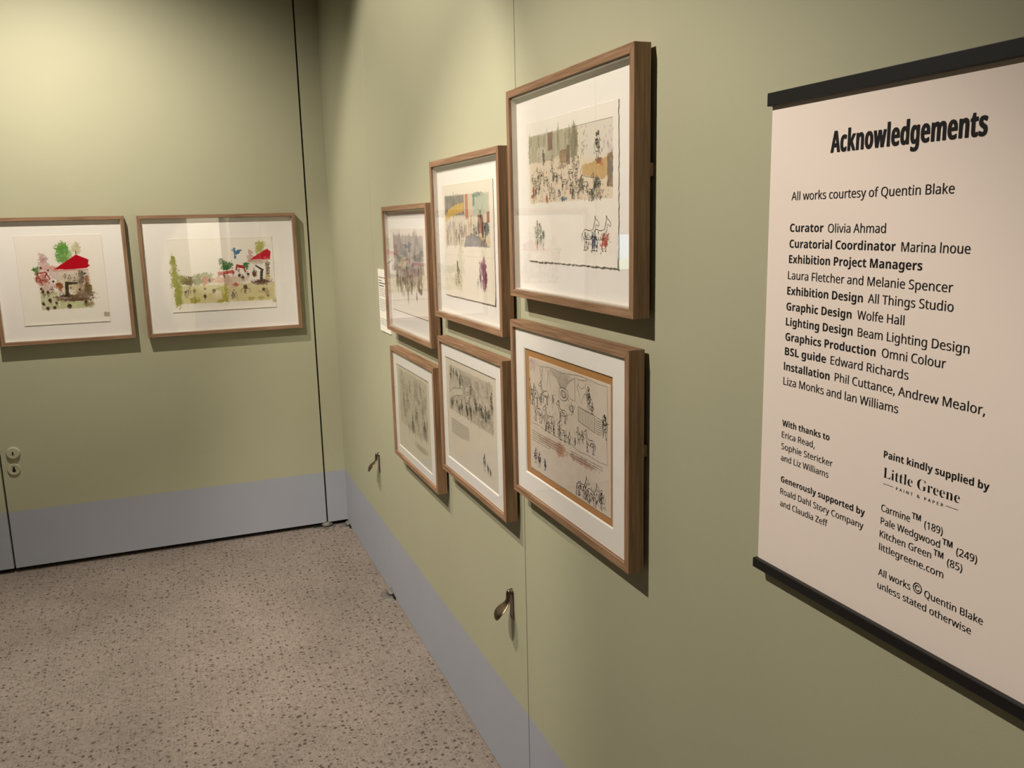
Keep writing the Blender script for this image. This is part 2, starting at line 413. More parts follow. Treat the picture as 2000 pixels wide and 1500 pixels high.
        s.curve([P(.42, .02), P(.56, .04), P(.70, .16), P(.66, .24), P(.50, .18)], wd, 6, .2, rnd); s.curve([P(.43, .02), P(.40, -.08), P(.47, .0)], wd*1.3, 4, .1, rnd)
        for u in (-.44, -.30, .18, .32):
            k = rnd.uniform(-.08, .08); s.curve([P(u, .55), P(u+k, .78), P(u+k*.4, 1.0)], wd*1.2, 4, .15, rnd); s.line([P(u+k*.4-.03, 1.0), P(u+k*.4+.05, 1.01)], wd*2)
        s.curve([P(-.5, .44), P(-.6, .55), P(-.58, .74)], wd*1.1, 4, .15, rnd)
        for i in range(9):
            u = rnd.uniform(-.45, .34); v = rnd.uniform(.38, .58); s.line([P(u, v), P(u+rnd.uniform(-.04, .04), v+rnd.uniform(.05, .13))], wd*rnd.uniform(1.0, 2.2))
    def crowd(s, x0, y0, x1, y1, n, h, rnd, wd=.7, heavy=.5):
        for i in range(n): s.person(rnd.uniform(x0, x1), rnd.uniform(y0, y1)-h*.5, h*rnd.uniform(.7, 1.25), rnd, wd, heavy)
    def dashes(s, x0, y0, x1, y1, n, rnd, l=3, wd=1.0, ang=1.2):
        for i in range(n):
            x = rnd.uniform(x0, x1); y = rnd.uniform(y0, y1); a = ang+rnd.uniform(-.7, .7); L = l*rnd.uniform(.4, 1.3)
            s.line([(x, y), (x+L*.5*math.cos(a), y+L*.5*math.sin(a)), (x+L*math.cos(a+.3), y+L*math.sin(a+.3))], wd*rnd.uniform(.6, 1.4))
    def text_rows(s, x0, y0, x1, rows, dy, rnd, h=1.1):
        for r in range(rows):
            x = x0; end = x1-(rnd.uniform(.1, .5)*(x1-x0) if r == rows-1 else rnd.uniform(0, 4))
            while x < end:
                L = rnd.uniform(3, 9); s.line([(x, y0+r*dy), (min(x+L, end), y0+r*dy)], h*rnd.uniform(.8, 1.1), False); x += L+rnd.uniform(1.2, 2)

def sheet(parent, art, ax, ay, c, name='paper', curl=None, deckle=0.0, thick=0.0006):
    """ax, ay = top-left corner of the sheet in the frame's local metres"""
    nx, ny = art.nx, art.ny
    X, Y = art.X/1000.0, art.Y/1000.0
    e = np.zeros_like(X)
    if curl is not None: e = curl(art.X/art.W, art.Y/art.H)/1000.0
    dx = dy = 0
    if deckle:
        nzy = (vnoise(art.X, art.Y*0, 6, 5)-.5)*deckle/1000; nzx = (vnoise(art.X*0, art.Y, 6, 6)-.5)*deckle/1000
        edgey = (art.Y > art.H*0.995) | (art.Y < .5); edgex = (art.X > art.W*.997) | (art.X < .5)
        dy = np.where(edgey, nzy, 0); dx = np.where(edgex, nzx, 0)
    V = np.stack([ax+X+dx, ay-Y+dy, c+thick+e], -1).reshape(-1, 3)
    idx = np.arange(nx*ny).reshape(ny, nx)
    F = np.stack([idx[1:, :-1], idx[1:, 1:], idx[:-1, 1:], idx[:-1, :-1]], -1).reshape(-1, 4)
    # rim that gives the sheet its thickness
    rim = list(idx[0, :])+list(idx[1:, -1])+list(idx[-1, -2::-1])+list(idx[-2:0:-1, 0])
    R = V[rim].copy(); R[:, 2] -= thick
    n0 = len(V); k = len(rim)
    RF = np.array([(rim[i], rim[(i+1) % k], n0+(i+1) % k, n0+i) for i in range(k)])
    Vall = np.vstack([V, R]); Fall = np.vstack([F, RF])
    me = bpy.data.meshes.new(name)
    me.vertices.add(len(Vall)); me.vertices.foreach_set('co', Vall.astype(np.float32).ravel())
    me.loops.add(len(Fall)*4); me.loops.foreach_set('vertex_index', Fall.ravel().astype(np.int32))
    me.polygons.add(len(Fall)); me.polygons.foreach_set('loop_start', np.arange(0, len(Fall)*4, 4, dtype=np.int32))
    me.update(calc_edges=True); me.validate()
    rgb = np.clip(art.I, 0, 255)/255.0
    l = np.where(rgb <= 0.04045, rgb/12.92, ((rgb+0.055)/1.055)**2.4).reshape(-1, 3)
    ca = me.color_attributes.new('pigment', 'FLOAT_COLOR', 'POINT')
    C4 = np.ones((len(Vall), 4), np.float32); C4[:n0, :3] = l; C4[n0:, :3] = l[rim]
    ca.data.foreach_set('color', C4.ravel())
    me.materials.append(COLM)
    me.polygons.foreach_set('use_smooth', [True]*len(F)+[False]*len(RF))
    o = bpy.data.objects.new(name, me); COL.objects.link(o); o.parent = parent
    o['_o'] = 0; del o['_o']
    return o
def lay_ink(parent, ink, art, ax, ay, c, M, name='ink_drawing', curl=None, lift=0.00025, thick=0.0006):
    v = []
    for x, y in ink.v:
        x = min(max(x, .5), art.W-.5); y = min(max(y, .5), art.H-.5)
        e = float(curl(np.array(x/art.W), np.array(y/art.H)))/1000 if curl is not None else 0
        v.append((ax+x/1000, ay-y/1000, c+thick+e+lift))
    me = bpy.data.meshes.new(name); me.from_pydata(v, [], [f[::-1] for f in ink.f]); me.materials.append(M)
    o = bpy.data.objects.new(name, me); COL.objects.link(o); o.parent = parent; o['kind'] = 'stuff'
    return o

# ------------------------------------------------------------------ frames
FR_W = 0.016; FR_B = 0.0082; FR_F = 0.0405
def frame(side, s_left, s_right, z_bot, z_top, label, group, deep=True, window=None, hang=True):
    """s_left is the edge on the viewer's left.  Local x: left -> right, y up from the lower edge, z out."""
    W = abs(s_right-s_left); H = z_top-z_bot
    r = root('picture_frame', side, (s_left+s_right)/2, z_bot); r.rotation_mode = 'XYZ'
    tag(r, label, 'picture', group)
    x0, x1 = -W/2, W/2; f = FR_W
    def rail(name, P, M):
        m_ = MB(); m_.hexa([(x, y, FR_B) for x, y in P], [(x, y, FR_F) for x, y in P]); m_.build(name, M, r, bevel=0.0007)
    rail('frame_rail', [(x0, 0), (x1, 0), (x1-f, f), (x0+f, f)], WOOD_H)
    rail('frame_rail', [(x0, H), (x0+f, H-f), (x1-f, H-f), (x1, H)], WOOD_H)
    rail('frame_rail', [(x0, 0), (x0+f, f), (x0+f, H-f), (x0, H)], WOOD_V)
    rail('frame_rail', [(x1, 0), (x1, H), (x1-f, H-f), (x1-f, f)], WOOD_V)
    a0, a1, b0, b1 = x0+f, x1-f, f, H-f
    m_ = MB(); m_.box(a0, a1, b0, b1, FR_B+0.001, FR_B+0.004); m_.build('backboard', TAN, r)
    if deep:
        mc = 0.0225
        m_ = MB(); m_.box(a0, a1, b0, b1, mc-0.002, mc); m_.build('mat_board', MATB, r)
        t = 0.0022
        for q in ((a0, a0+t, b0, b1), (a1-t, a1, b0, b1), (a0+t, a1-t, b0, b0+t), (a0+t, a1-t, b1-t, b1)):
            m_ = MB(); m_.box(*q, mc, 0.0340); m_.build('spacer', SPACER, r)
        g0, g1 = 0.0342, 0.0362
    else:
        wl, wr, wb, wt = window   # local x left, right, y bottom, top
        mc = 0.0300; mt = 0.0332; bv = 0.0022
        m_ = MB()
        O = [(a0, b0), (a1, b0), (a1, b1), (a0, b1)]; Iw = [(wl-bv, wb-bv), (wr+bv, wb-bv), (wr+bv, wt+bv), (wl-bv, wt+bv)]; In = [(wl, wb), (wr, wb), (wr, wt), (wl, wt)]
        for i in range(4):
            j = (i+1) % 4
            m_.quad([O[i]+(mt,), O[j]+(mt,), Iw[j]+(mt,), Iw[i]+(mt,)], 0)
            m_.quad([Iw[i]+(mt,), Iw[j]+(mt,), In[j]+(mc,), In[i]+(mc,)], 1)
            m_.quad([O[j]+(mc,), O[i]+(mc,), In[i]+(mc,), In[j]+(mc,)], 0)
            m_.quad([O[i]+(mc,), O[j]+(mc,), O[j]+(mt,), O[i]+(mt,)], 0)
        m_.build('window_mat', [MATB, BEVEL], r)
        m_ = MB(); m_.box(a0, a1, b0, b1, mc-0.004, mc-0.0015); m_.build('mount_board', MATB, r)
        g0, g1 = 0.0342, 0.0362
    m_ = MB(); m_.box(a0, a1, b0, b1, g0, g1); m_.build('glass', GLASS, r)
    # plate that holds the frame on the wall, in the gap behind its edge
    for sx in ((x0+0.012, x0-0.0), (x1-0.012, x1+0.0)):
        m_ = MB(); m_.box(min(sx), max(sx), H*0.53, H*0.53+0.022, 0.0, FR_B); m_.build('hanging_plate', BRONZE, r)
    r['_w'] = W; r['_h'] = H; del r['_w'], r['_h']
    return r, W, H

def offs(side, s_left, s_right, z_bot):
    c = (s_left+s_right)/2
    def f(s, z): return ((s-c) if side == 'R' else (c-s), z-z_bot)
    return f
GR = 'oak framed illustrations in two rows on the right wall'
GL = 'oak framed illustrations on the left wall'
PAPER = (243, 236, 226)

# ---- A: large nearest upper frame
fA, WA, HA = frame('R', 2.5801, 3.1584, 1.4243, 1.8821, 'oak framed watercolour crowd scene, nearest of the upper row, beside the acknowledgements sign', GR)
rnd = random.Random(11)
A = Art(416, 296, PAPER, 1.3, 3)
px = lambda u: 11+u*384
py = lambda v: 29+v*142
A.rect(px(0), py(0), px(1), py(1), (226, 205, 180), .8, 1, .1)
A.rect(px(0), py(0), px(.62), py(.40), (160, 153, 128), .75, 3, .35, (6, 30))
for i in range(26):
    u = rnd.uniform(0, .62); A.blob(px(u), py(rnd.uniform(.05, .3)), rnd.uniform(2, 5), rnd.uniform(10, 26), rnd.choice([(120, 116, 92), (205, 196, 172), (138, 130, 108)]), .55)
A.blob(px(.585), py(.2), 16, 34, (116, 108, 88), .8); A.blob(px(.17), py(.3), 18, 20, (214, 204, 184), .7); A.blob(px(.38), py(.42), 30, 9, (222, 206, 184), .8)
A.rect(px(.255), py(0), px(.32), py(.26), (118, 76, 78), .85, 1.5, .25, (5, 30))
A.rect(px(.66), py(.0), px(1.0), py(.46), (224, 216, 206), .8, 4, .15)
A.streaks(px(.65), py(.02), px(.73), py(.42), [(130, 112, 138), (120, 126, 96), (150, 120, 90)], 26, 1.5, 3, .6, rnd)
A.streaks(px(.90), py(.1), px(1.0), py(.42), [(176, 164, 186), (150, 140, 150)], 22, 2.0, 4, .6, rnd)
A.rect(px(.41), py(.28), px(.50), py(.46), (146, 108, 74), .8, 1, .3); A.rect(px(.49), py(.22), px(.535), py(.5), (92, 72, 58), .7, 2, .4)
A.poly([(px(.68), py(.53)), (px(.97), py(.47)), (px(.97), py(.68)), (px(.90), py(.74)), (px(.67), py(.66))], (196, 158, 100), .85, 2, .25)
A.rect(px(.94), py(.42), px(1), py(.86), (110, 88, 70), .75, 3, .4); A.blob(px(.98), py(.62), 7, 14, (108, 112, 124), .7)
A.blob(px(.86), py(.50), 8, 6, (120, 40, 30), .9); A.blob(px(.885), py(.55), 6, 4, (190, 90, 60), .6)
for u, v, rx, ry, c in ((.05, .82, 5, 9, (160, 44, 34)), (.03, .9, 6, 4, (180, 80, 60)), (.235, .95, 6, 6, (168, 40, 30)), (.40, .88, 6, 6, (78, 76, 128)), (.45, .965, 11, 5, (56, 88, 118)), (.535, .86, 4, 6, (150, 54, 40)), (.56, .91, 5, 8, (50, 52, 62)),
    (.66, .78, 10, 12, (96, 88, 78)), (.83, .80, 10, 12, (100, 92, 82)), (.78, .93, 9, 9, (104, 106, 92)), (.61, .76, 6, 7, (120, 108, 92)), (.44, .50, 18, 7, (150, 130, 108)), (.86, .93, 14, 8, (172, 156, 138)), (.12, .63, 5, 6, (96, 84, 70)), (.33, .64, 5, 7, (110, 96, 84)), (.195, .3, 4, 8, (108, 72, 84)), (.20, .38, 5, 9, (98, 84, 96))):
    A.blob(px(u), py(v), rx, ry, c, .85, .5)
A.streaks(px(.02), py(.5), px(.62), py(.98), [(196, 150, 116), (170, 140, 110)], 40, 3, 4, .35, rnd)
# two small vignettes below
A.streaks(40, 214, 52, 262, [(150, 96, 84), (176, 140, 150)], 9, 3, 8, .6, rnd); A.streaks(60, 216, 84, 268, [(120, 110, 108), (150, 140, 140)], 10, 4, 7, .6, rnd)
A.blob(318, 252, 9, 12, (48, 56, 110), .8, .6); A.blob(360, 248, 12, 11, (190, 56, 44), .8, .7); A.blob(372, 240, 8, 6, (196, 70, 50), .7, .7)
kA = Ink()
kA.crowd(px(.03), py(.60), px(.60), py(.92), 9, 26, rnd, .9, .7)
kA.dashes(px(.02), py(.5), px(.64), py(.97), 100, rnd, 4.5, 1.5); kA.dashes(px(.62), py(.76), px(.98), py(.98), 46, rnd, 5, 1.5)
for u, v in ((.70, .68), (.83, .66), (.55, .5), (.46, .62), (.34, .52), (.22, .56), (.10, .66), (.30, .72), (.14, .48), (.6, .74), (.78, .78)): kA.beast(px(u), py(v), rnd.uniform(24, 32), rnd, 1.15)
kA.person(px(.20), py(.22), 32, rnd, 1.0); kA.person(px(.31), py(.33), 30, rnd, .9); kA.person(px(.62), py(.40), 34, rnd, 1.0)
kA.person(px(.84), py(.12), 54, rnd, 1.3, 1.0); kA.dashes(px(.80), py(.28), px(.90), py(.47), 14, rnd, 5, 1.7)
kA.loop(px(.46), py(.37), 22, 13, .8, rnd); kA.curve([(px(.68), py(.53)), (px(.67), py(.66)), (px(.9), py(.74))], .9, 6, .2, rnd)
kA.line([(px(0), py(0)), (px(.5), py(0)), (px(1), py(0))], .5, False)
for i in range(3): kA.person(43+i*15, 208+i*6, 52-i*8, rnd, .8, .6)
kA.beast(300, 206, 60, rnd, 1.4, 1); kA.beast(346, 206, 60, rnd, 1.4, 1)
kA.dashes(270, 230, 385, 268, 46, rnd, 6, 1.7)
curlA = lambda u, v: 0.6+2.2*np.clip((v-.86)/.14, 0, 1)**2+0.9*np.clip((u-.93)/.07, 0, 1)**2+0.3*np.sin(9*u)*v
oA = offs('R', 2.5801, 3.1584, 1.4243); ax, ay = oA(2.660, 1.804)
pA = sheet(fA, A, ax, ay, .0225, curl=curlA, deckle=3.0)
lay_ink(pA, kA, A, ax, ay, .0225, INK, curl=curlA)

# ---- B: middle of upper row
fB, WB, HB = frame('R', 1.9504, 2.5210, 1.3175, 1.7708, 'oak framed watercolour with a yellow arch and red column, middle of the upper row', GR)
B = Art(416, 314, (236, 226, 210), 1.5, 8); rnd = random.Random(5)
bx = lambda u: 15+u*372
by = lambda v: 31+v*140
B.rect(bx(0), by(0), bx(1), by(1), (206, 194, 172), .85, 1, .2)
B.rect(bx(0), by(0), bx(.47), by(.40), (126, 120, 118), .8, 2, .4, (6, 20))
B.streaks(bx(.02), by(0), bx(.45), by(.35), [(96, 92, 100), (160, 150, 150), (110, 116, 96), (128, 104, 110)], 50, 5, 9, .5, rnd)
B.poly([(bx(0), by(.42)), (bx(.10), by(.28)), (bx(.25), by(.19)), (bx(.46), by(.15)), (bx(.46), by(.33)), (bx(.28), by(.37)), (bx(.13), by(.43)), (bx(.02), by(.52))], (206, 172, 92), .92, 3, .15)
B.rect(bx(.49), by(0), bx(.555), by(.48), (190, 112, 88), .85, 1.5, .2, (6, 30)); B.rect(bx(.565), by(0), bx(.60), by(.5), (214, 196, 160), .9, 1, .1)
B.rect(bx(.66), by(.02), bx(.98), by(.4), (176, 188, 172), .7, 5, .35); B.rect(bx(.655), by(.02), bx(.70), by(.24), (84, 120, 112), .7, 2, .3); B.blob(bx(.76), by(.03), 36, 6, (92, 124, 116), .7)
B.streaks(bx(.02), by(.55), bx(.5), by(.98), [(134, 108, 108), (110, 92, 96), (176, 150, 130), (150, 120, 112), (206, 186, 140)], 80, 4, 11, .55, rnd)
B.streaks(bx(.5), by(.5), bx(.75), by(.8), [(176, 120, 96), (196, 170, 120), (150, 140, 120)], 30, 4, 9, .5, rnd)
B.poly([(bx(.44), by(1)), (bx(.5), by(.82)), (bx(.62), by(.74)), (bx(.78), by(.80)), (bx(.98), by(.99))], (128, 122, 128), .85, 3, .35)
B.rect(bx(.76), by(.4), bx(.86), by(.75), (140, 72, 56), .75, 3, .4); B.rect(bx(.94), by(.35), bx(1), by(.55), (136, 60, 48), .75, 2, .3)
B.blob(bx(.93), by(.66), 24, 15, (70, 80, 92), .9); B.streaks(bx(.78), by(.78), bx(.99), by(.95), [(150, 90, 60), (210, 180, 120), (90, 70, 60)], 22, 4, 6, .6, rnd)
B.streaks(300, 214, 352, 274, [(110, 52, 80), (130, 70, 100), (90, 44, 66)], 26, 7, 12, .6, rnd); B.blob(338, 238, 12, 34, (122, 62, 92), .8, .4)
B.streaks(86, 232, 152, 286, [(140, 120, 90), (170, 150, 110)], 22, 3, 7, .5, rnd)
B.rect(205, 205, 207, 314, (196, 180, 160), .6, .3, .1); B.rect(2, 195, 412, 198, (214, 200, 180), .6, .3, .1)
kB = Ink(); kB.crowd(bx(.05), by(.6), bx(.5), by(.9), 9, 26, rnd, .7, .6); kB.crowd(bx(.66), by(.42), bx(.97), by(.75), 8, 34, rnd, .9, .9)
kB.curve([(bx(.73), by(.18)), (bx(.76), by(.3)), (bx(.84), by(.32)), (bx(.88), by(.17))], 1.0, 6, .3, rnd); kB.dashes(bx(.5), by(.5), bx(.98), by(.97), 70, rnd, 4, 1.1)
kB.person(122, 212, 62, rnd, .9, .9); kB.dashes(84, 246, 150, 280, 22, rnd, 6, 1.2); kB.person(312, 214, 62, rnd, .8, .8); kB.person(285, 252, 28, rnd, .8, .8)
curlB = lambda u, v: 0.6+2.4*np.clip((v-.84)/.16, 0, 1)**2+0.9*np.clip((u-.93)/.07, 0, 1)**2
oB = offs('R', 1.9504, 2.5210, 1.3175); ax, ay = oB(2.022, 1.701)
pB = sheet(fB, B, ax, ay, .0225, curl=curlB, deckle=1.5); lay_ink(pB, kB, B, ax, ay, .0225, INK, curl=curlB)

# ---- C: far upper frame
fC, WC, HC = frame('R', 1.3136, 1.8972, 1.2073, 1.6555, 'oak framed grey and mauve watercolour, farthest left of the upper row, beside the white label', GR)
Cc = Art(460, 292, (238, 228, 217), 1.6, 12); rnd = random.Random(9)
Cc.rect(42, 24, 430, 150, (156, 146, 144), .75, 6, .35, (10, 24)); Cc.rect(60, 130, 400, 190, (150, 134, 128), .6, 12, .6, (7, 20))
Cc.streaks(48, 30, 420, 110, [(120, 112, 116), (104, 98, 108), (170, 160, 156), (130, 110, 108)], 60, 12, 22, .5, rnd)
Cc.blob(190, 88, 34, 12, (84, 80, 92), .7); Cc.blob(180, 122, 48, 26, (206, 196, 160), .8); Cc.blob(310, 48, 20, 24, (190, 180, 174), .7)
Cc.streaks(60, 130, 400, 205, [(112, 92, 96), (92, 76, 80), (140, 118, 114), (180, 156, 140), (120, 120, 100)], 90, 9, 14, .6, rnd)
Cc.streaks(110, 190, 330, 235, [(110, 92, 88), (96, 82, 80)], 16, 7, 18, .65, rnd); Cc.blob(380, 205, 16, 10, (70, 52, 52), .8); Cc.blob(270, 130, 30, 10, (116, 122, 150), .5)
kC = Ink(); kC.crowd(80, 130, 400, 200, 14, 38, rnd, .9, .8)
curlC = lambda u, v: 0.5+0.8*np.clip((v-.9)/.1, 0, 1)**2
oC = offs('R', 1.3136, 1.8972, 1.2073); ax, ay = oC(1.362, 1.579)
pC = sheet(fC, Cc, ax, ay, .0225, curl=curlC); lay_ink(pC, kC, Cc, ax, ay, .0225, INKG, curl=curlC)

# ---- D: nearest lower frame, pen drawing on a tan sheet
oD = offs('R', 2.5731, 3.1435, .9470)
wl, wb = oD(2.640, 1.011); wr, wt = oD(3.068, 1.3056)
fD, WD, HD = frame('R', 2.5731, 3.1435, .9470, 1.3676, 'oak framed black pen drawing with a tan border, nearest of the lower row', GR, deep=False, window=(wl, wr, wb, wt))
TD = Art(440, 306, (184, 132, 76), 2.2, 20)
ax, ay = oD(2.634, 1.3116); tan_sheet = sheet(fD, TD, ax, ay, .0286, name='tan_backing_sheet', thick=.0004)
tan_sheet['label'] = 'tan border sheet behind the drawing'
D = Art(397, 265, (226, 213, 198), 1.6, 21); rnd = random.Random(33)
D.rect(0, 0, 397, 265, (206, 190, 174), .5, 1, .5); D.rect(330, 0, 396, 264, (222, 210, 196), .5, 6, .2)
D.blob(120, 180, 70, 10, (176, 140, 124), .55); D.blob(170, 184, 24, 14, (170, 120, 80), .6); D.blob(270, 182, 60, 8, (160, 120, 104), .6); D.blob(20, 14, 22, 14, (190, 164, 164), .6)
kD = Ink()
kD.curve([(2, 8), (60, 14), (120, 9), (179, 11), (240, 6), (286, 4), (340, 7), (381, 6)], .7, 6, .25, rnd); kD.curve([(381, 6), (384, 60), (380, 110), (383, 160)], .7, 5, .25, rnd)
kD.curve([(3, 157), (30, 153), (88, 155), (132, 157), (180, 158), (216, 156), (260, 163), (302, 161), (350, 163), (383, 160)], .9, 6, .3, rnd); kD.curve([(2, 8), (4, 80), (3, 157)], .6, 6, .25, rnd)
for x0, x1 in ((60, 66), (96, 120), (110, 96)): kD.curve([(x0, 12), ((x0+x1)/2+3, 30), (x1, 58)], .7, 6, .3, rnd)
for i in range(16): kD.curve([(118+i*8.5, 10+rnd.uniform(0, 3)), (150+i*4, 28), (172+i*1.6, 46)], .55, 4, .2, rnd)
for i in range(14): x = 120+i*7; kD.line([(x, 10), (x-10, 26)], .7); 
for i in range(8): x = 74+rnd.uniform(-3, 3); kD.line([(x, 12+i*4), (x+rnd.uniform(-2, 4), 18+i*4)], 1.3)
kD.line([(241, 12), (241.5, 40), (241, 61)], 1.0, False); kD.line([(205, 54), (222, 60), (241, 61)], .9)
kD.curve([(163, 47), (180, 42), (206, 46), (206, 62), (185, 70), (164, 66), (163, 47)], 1.2, 6, .3, rnd)
for i in range(8): kD.line([(165+i*5, 48+rnd.uniform(0, 4)), (170+i*5, 64)], .9)
kD.loop(186, 56, 12, 8, 1.0, rnd, 2.2)
kD.curve([(252, 9), (262, 12), (290, 10), (296, 5)], .9, 6, .2, rnd); kD.curve([(254, 10), (258, 22), (252, 30), (262, 42), (268, 60)], .9, 6, .2, rnd); kD.curve([(292, 12), (290, 24), (296, 28), (282, 42), (270, 60)], .9, 6, .2, rnd); kD.curve([(258, 24), (272, 29), (288, 22)], .7, 5, .2, rnd)
kD.person(304, 20, 46, rnd, 1.4, 1.0); kD.person(318, 48, 26, rnd, 1.2, .8)
kD.line([(256, 68), (290, 71), (330, 73)], 1.2); kD.line([(256, 68), (256, 99)], 1.2, False); kD.line([(256, 99), (290, 103), (330, 108)], 1.0); kD.line([(330, 73), (329, 108)], 1.0, False)
for i in range(12): kD.line([(261+i*5.7, 70), (260.5+i*5.7, 101+i*.5)], .65, False)
for i in range(7): kD.curve([(331, 79+i*4.6), (346, 81+i*4.4), (363, 80+i*4.2)], .9, 4, .2, rnd)
kD.line([(330, 73), (350, 76), (368, 78)], 1.0); kD.person(372, 62, 50, rnd, 1.2, 1.0); kD.line([(364, 66), (366, 108)], 1.3, False)
for sx, sz, h in ((2.685, 1.235, 50), (2.672, 1.228, 34), (2.745, 1.240, 40), (2.792, 1.222, 18), (2.838, 1.214, 38), (2.705, 1.194, 44), (2.770, 1.190, 46), (2.757, 1.166, 30), (2.838, 1.168, 34), (2.872, 1.158, 26), (2.918, 1.178, 34), (2.935, 1.174, 24), (2.968, 1.178, 38), (2.82, 1.16, 24), (2.725, 1.215, 26), (2.90, 1.152, 16), (2.795, 1.155, 22)):
    (kD.beast if h > 29 and rnd.random() < .72 else kD.person)((sx-2.66)*1000, (1.29-sz)*1000, h*1.1, rnd, 1.35)
kD.loop(225, 80, 9, 7, 1.0, rnd, 2.4); kD.dashes(212, 68, 240, 90, 16, rnd, 8, 1.0)
kD.person(30, 210, 38, rnd, 1.2, 1.0); kD.person(52, 215, 38, rnd, 1.2, 1.0); kD.person(84, 224, 28, rnd, 1.3, 1.2)
kD.beast(272, 212, 46, rnd, 1.5, 1); kD.beast(318, 214, 46, rnd, 1.5, 1); kD.person(356, 218, 40, rnd, 1.3, 1.2)
kD.dashes(240, 224, 372, 256, 70, rnd, 7, 1.8)
kD.dashes(12, 60, 240, 150, 60, rnd, 6, 1.2)
kDt = Ink(); kDt.text_rows(12, 172, 174, 5, 5.6, rnd, 1.2); kDt.text_rows(216, 172, 366, 3, 5.4, rnd, 1.2)
ax, ay = oD(2.660, 1.290)
curlD = lambda u, v: 0.15+0*u
pD = sheet(fD, D, ax, ay, .0291, curl=curlD, thick=.0004); lay_ink(pD, kD, D, ax, ay, .0291, INK, curl=curlD, thick=.0004); lay_ink(pD, kDt, D, ax, ay, .0291, INKS, name='printed_text', curl=curlD, thick=.0004)

# ---- E: middle of lower row
oE = offs('R', 1.9649, 2.5143, .8394); wl, wb = oE(2.013, .8905); wr, wt = oE(2.444, 1.1995)
fE, WE, HE = frame('R', 1.9649, 2.5143, .8394, 1.2580, 'oak framed dense pen drawing with a text block, middle of the lower row', GR, deep=False, window=(wl, wr, wb, wt))
Ee = Art(438, 316, (222, 211, 194), 2.0, 31); rnd = random.Random(14)
Ee.rect(22, 22, 404, 160, (186, 174, 156), .7, 4, .5); Ee.streaks(30, 30, 395, 150, [(150, 140, 128), (128, 120, 110), (206, 196, 180)], 60, 9, 14, .4, rnd)
Ee.poly([(22, 112), (60, 94), (110, 84), (146, 80), (146, 96), (100, 104), (50, 122), (24, 136)], (214, 204, 186), .8, 2, .1); Ee.blob(190, 86, 22, 26, (206, 196, 180), .8)
kE = Ink(); kE.crowd(30, 40, 160, 70, 8, 34, rnd, 1.1, 1.0); kE.crowd(210, 60, 395, 140, 16, 38, rnd, 1.1, 1.0); kE.crowd(30, 125, 220, 150, 11, 34, rnd, 1.1, .9)
kE.dashes(24, 24, 400, 158, 210, rnd, 8, 1.1); kE.curve([(24, 110), (60, 92), (110, 82), (148, 80)], 1.0, 6, .3, rnd); kE.curve([(24, 134), (60, 116), (110, 104), (148, 98)], 1.0, 6, .3, rnd)
kE.loop(190, 88, 20, 26, 1.0, rnd, 1.6); kE.loop(190, 84, 12, 5, 1.2, rnd, 1.3); 
for i in range(12): kE.line([(165+i*5, 34+rnd.uniform(-3, 3)), (164+i*5.2, 62)], 1.2)
kE.person(322, 228, 50, rnd, 1.3, 1.4); kE.person(350, 250, 30, rnd, 1.3, 1.2); kE.person(368, 256, 26, rnd, 1.3, 1.2)
kEt = Ink(); kEt.text_rows(36, 186, 200, 9, 5.2, rnd, 1.6)
ax, ay = oE(2.0095, 1.2030); curlE = lambda u, v: 0.1+0*u
pE = sheet(fE, Ee, ax, ay, .0288, curl=curlE, thick=.0004); lay_ink(pE, kE, Ee, ax, ay, .0288, INKG, curl=curlE, thick=.0004); lay_ink(pE, kEt, Ee, ax, ay, .0288, INK, name='printed_text', curl=curlE, thick=.0004)

# ---- F: far lower frame
oF = offs('R', 1.3390, 1.9036, .7326); wl, wb = oF(1.390, .779); wr, wt = oF(1.820, 1.087)
fF, WF, HF = frame('R', 1.3390, 1.9036, .7326, 1.1478, 'oak framed faint pencil crowd drawing, farthest left of the lower row', GR, deep=False, window=(wl, wr, wb, wt))
Ff = Art(437, 315, (214, 206, 186), 2.4, 41); rnd = random.Random(19)
Ff.rect(30, 16, 396, 220, (184, 174, 152), .65, 8, .5); Ff.streaks(40, 30, 390, 230, [(150, 140, 126), (134, 126, 114), (200, 190, 170)], 70, 12, 16, .4, rnd)
Ff.blob(200, 205, 24, 20, (110, 102, 96), .6); Ff.blob(350, 190, 22, 26, (120, 110, 102), .6); Ff.blob(300, 262, 60, 10, (176, 160, 140), .6)
kF = Ink(); kF.crowd(50, 60, 385, 200, 26, 44, rnd, 1.0, .6); kF.dashes(40, 24, 390, 120, 70, rnd, 18, .8, 1.5); kF.dashes(40, 30, 390, 215, 110, rnd, 10, 1.1); kF.person(200, 165, 64, rnd, 1.8, 1.6); kF.person(352, 150, 66, rnd, 1.6, 1.4)
kFt = Ink(); kFt.text_rows(220, 250, 392, 4, 6, rnd, 1.4)
ax, ay = oF(1.3865, 1.0905)
pF = sheet(fF, Ff, ax, ay, .0288, curl=curlE, thick=.0004); lay_ink(pF, kF, Ff, ax, ay, .0288, INKG, curl=curlE, thick=.0004); lay_ink(pF, kFt, Ff, ax, ay, .0288, INKS, name='printed_text', curl=curlE, thick=.0004)

# ---- G: left wall, nearer the corner: wide park scene
oG = offs('L', .8998, .1751, 1.0844)
fG, WG, HG = frame('L', .8998, .1751, 1.0844, 1.6568, 'oak framed wide watercolour of a green park with a blue bird, nearest the corner', GL)
G = Art(487, 350, PAPER, 1.4, 51); rnd = random.Random(3)
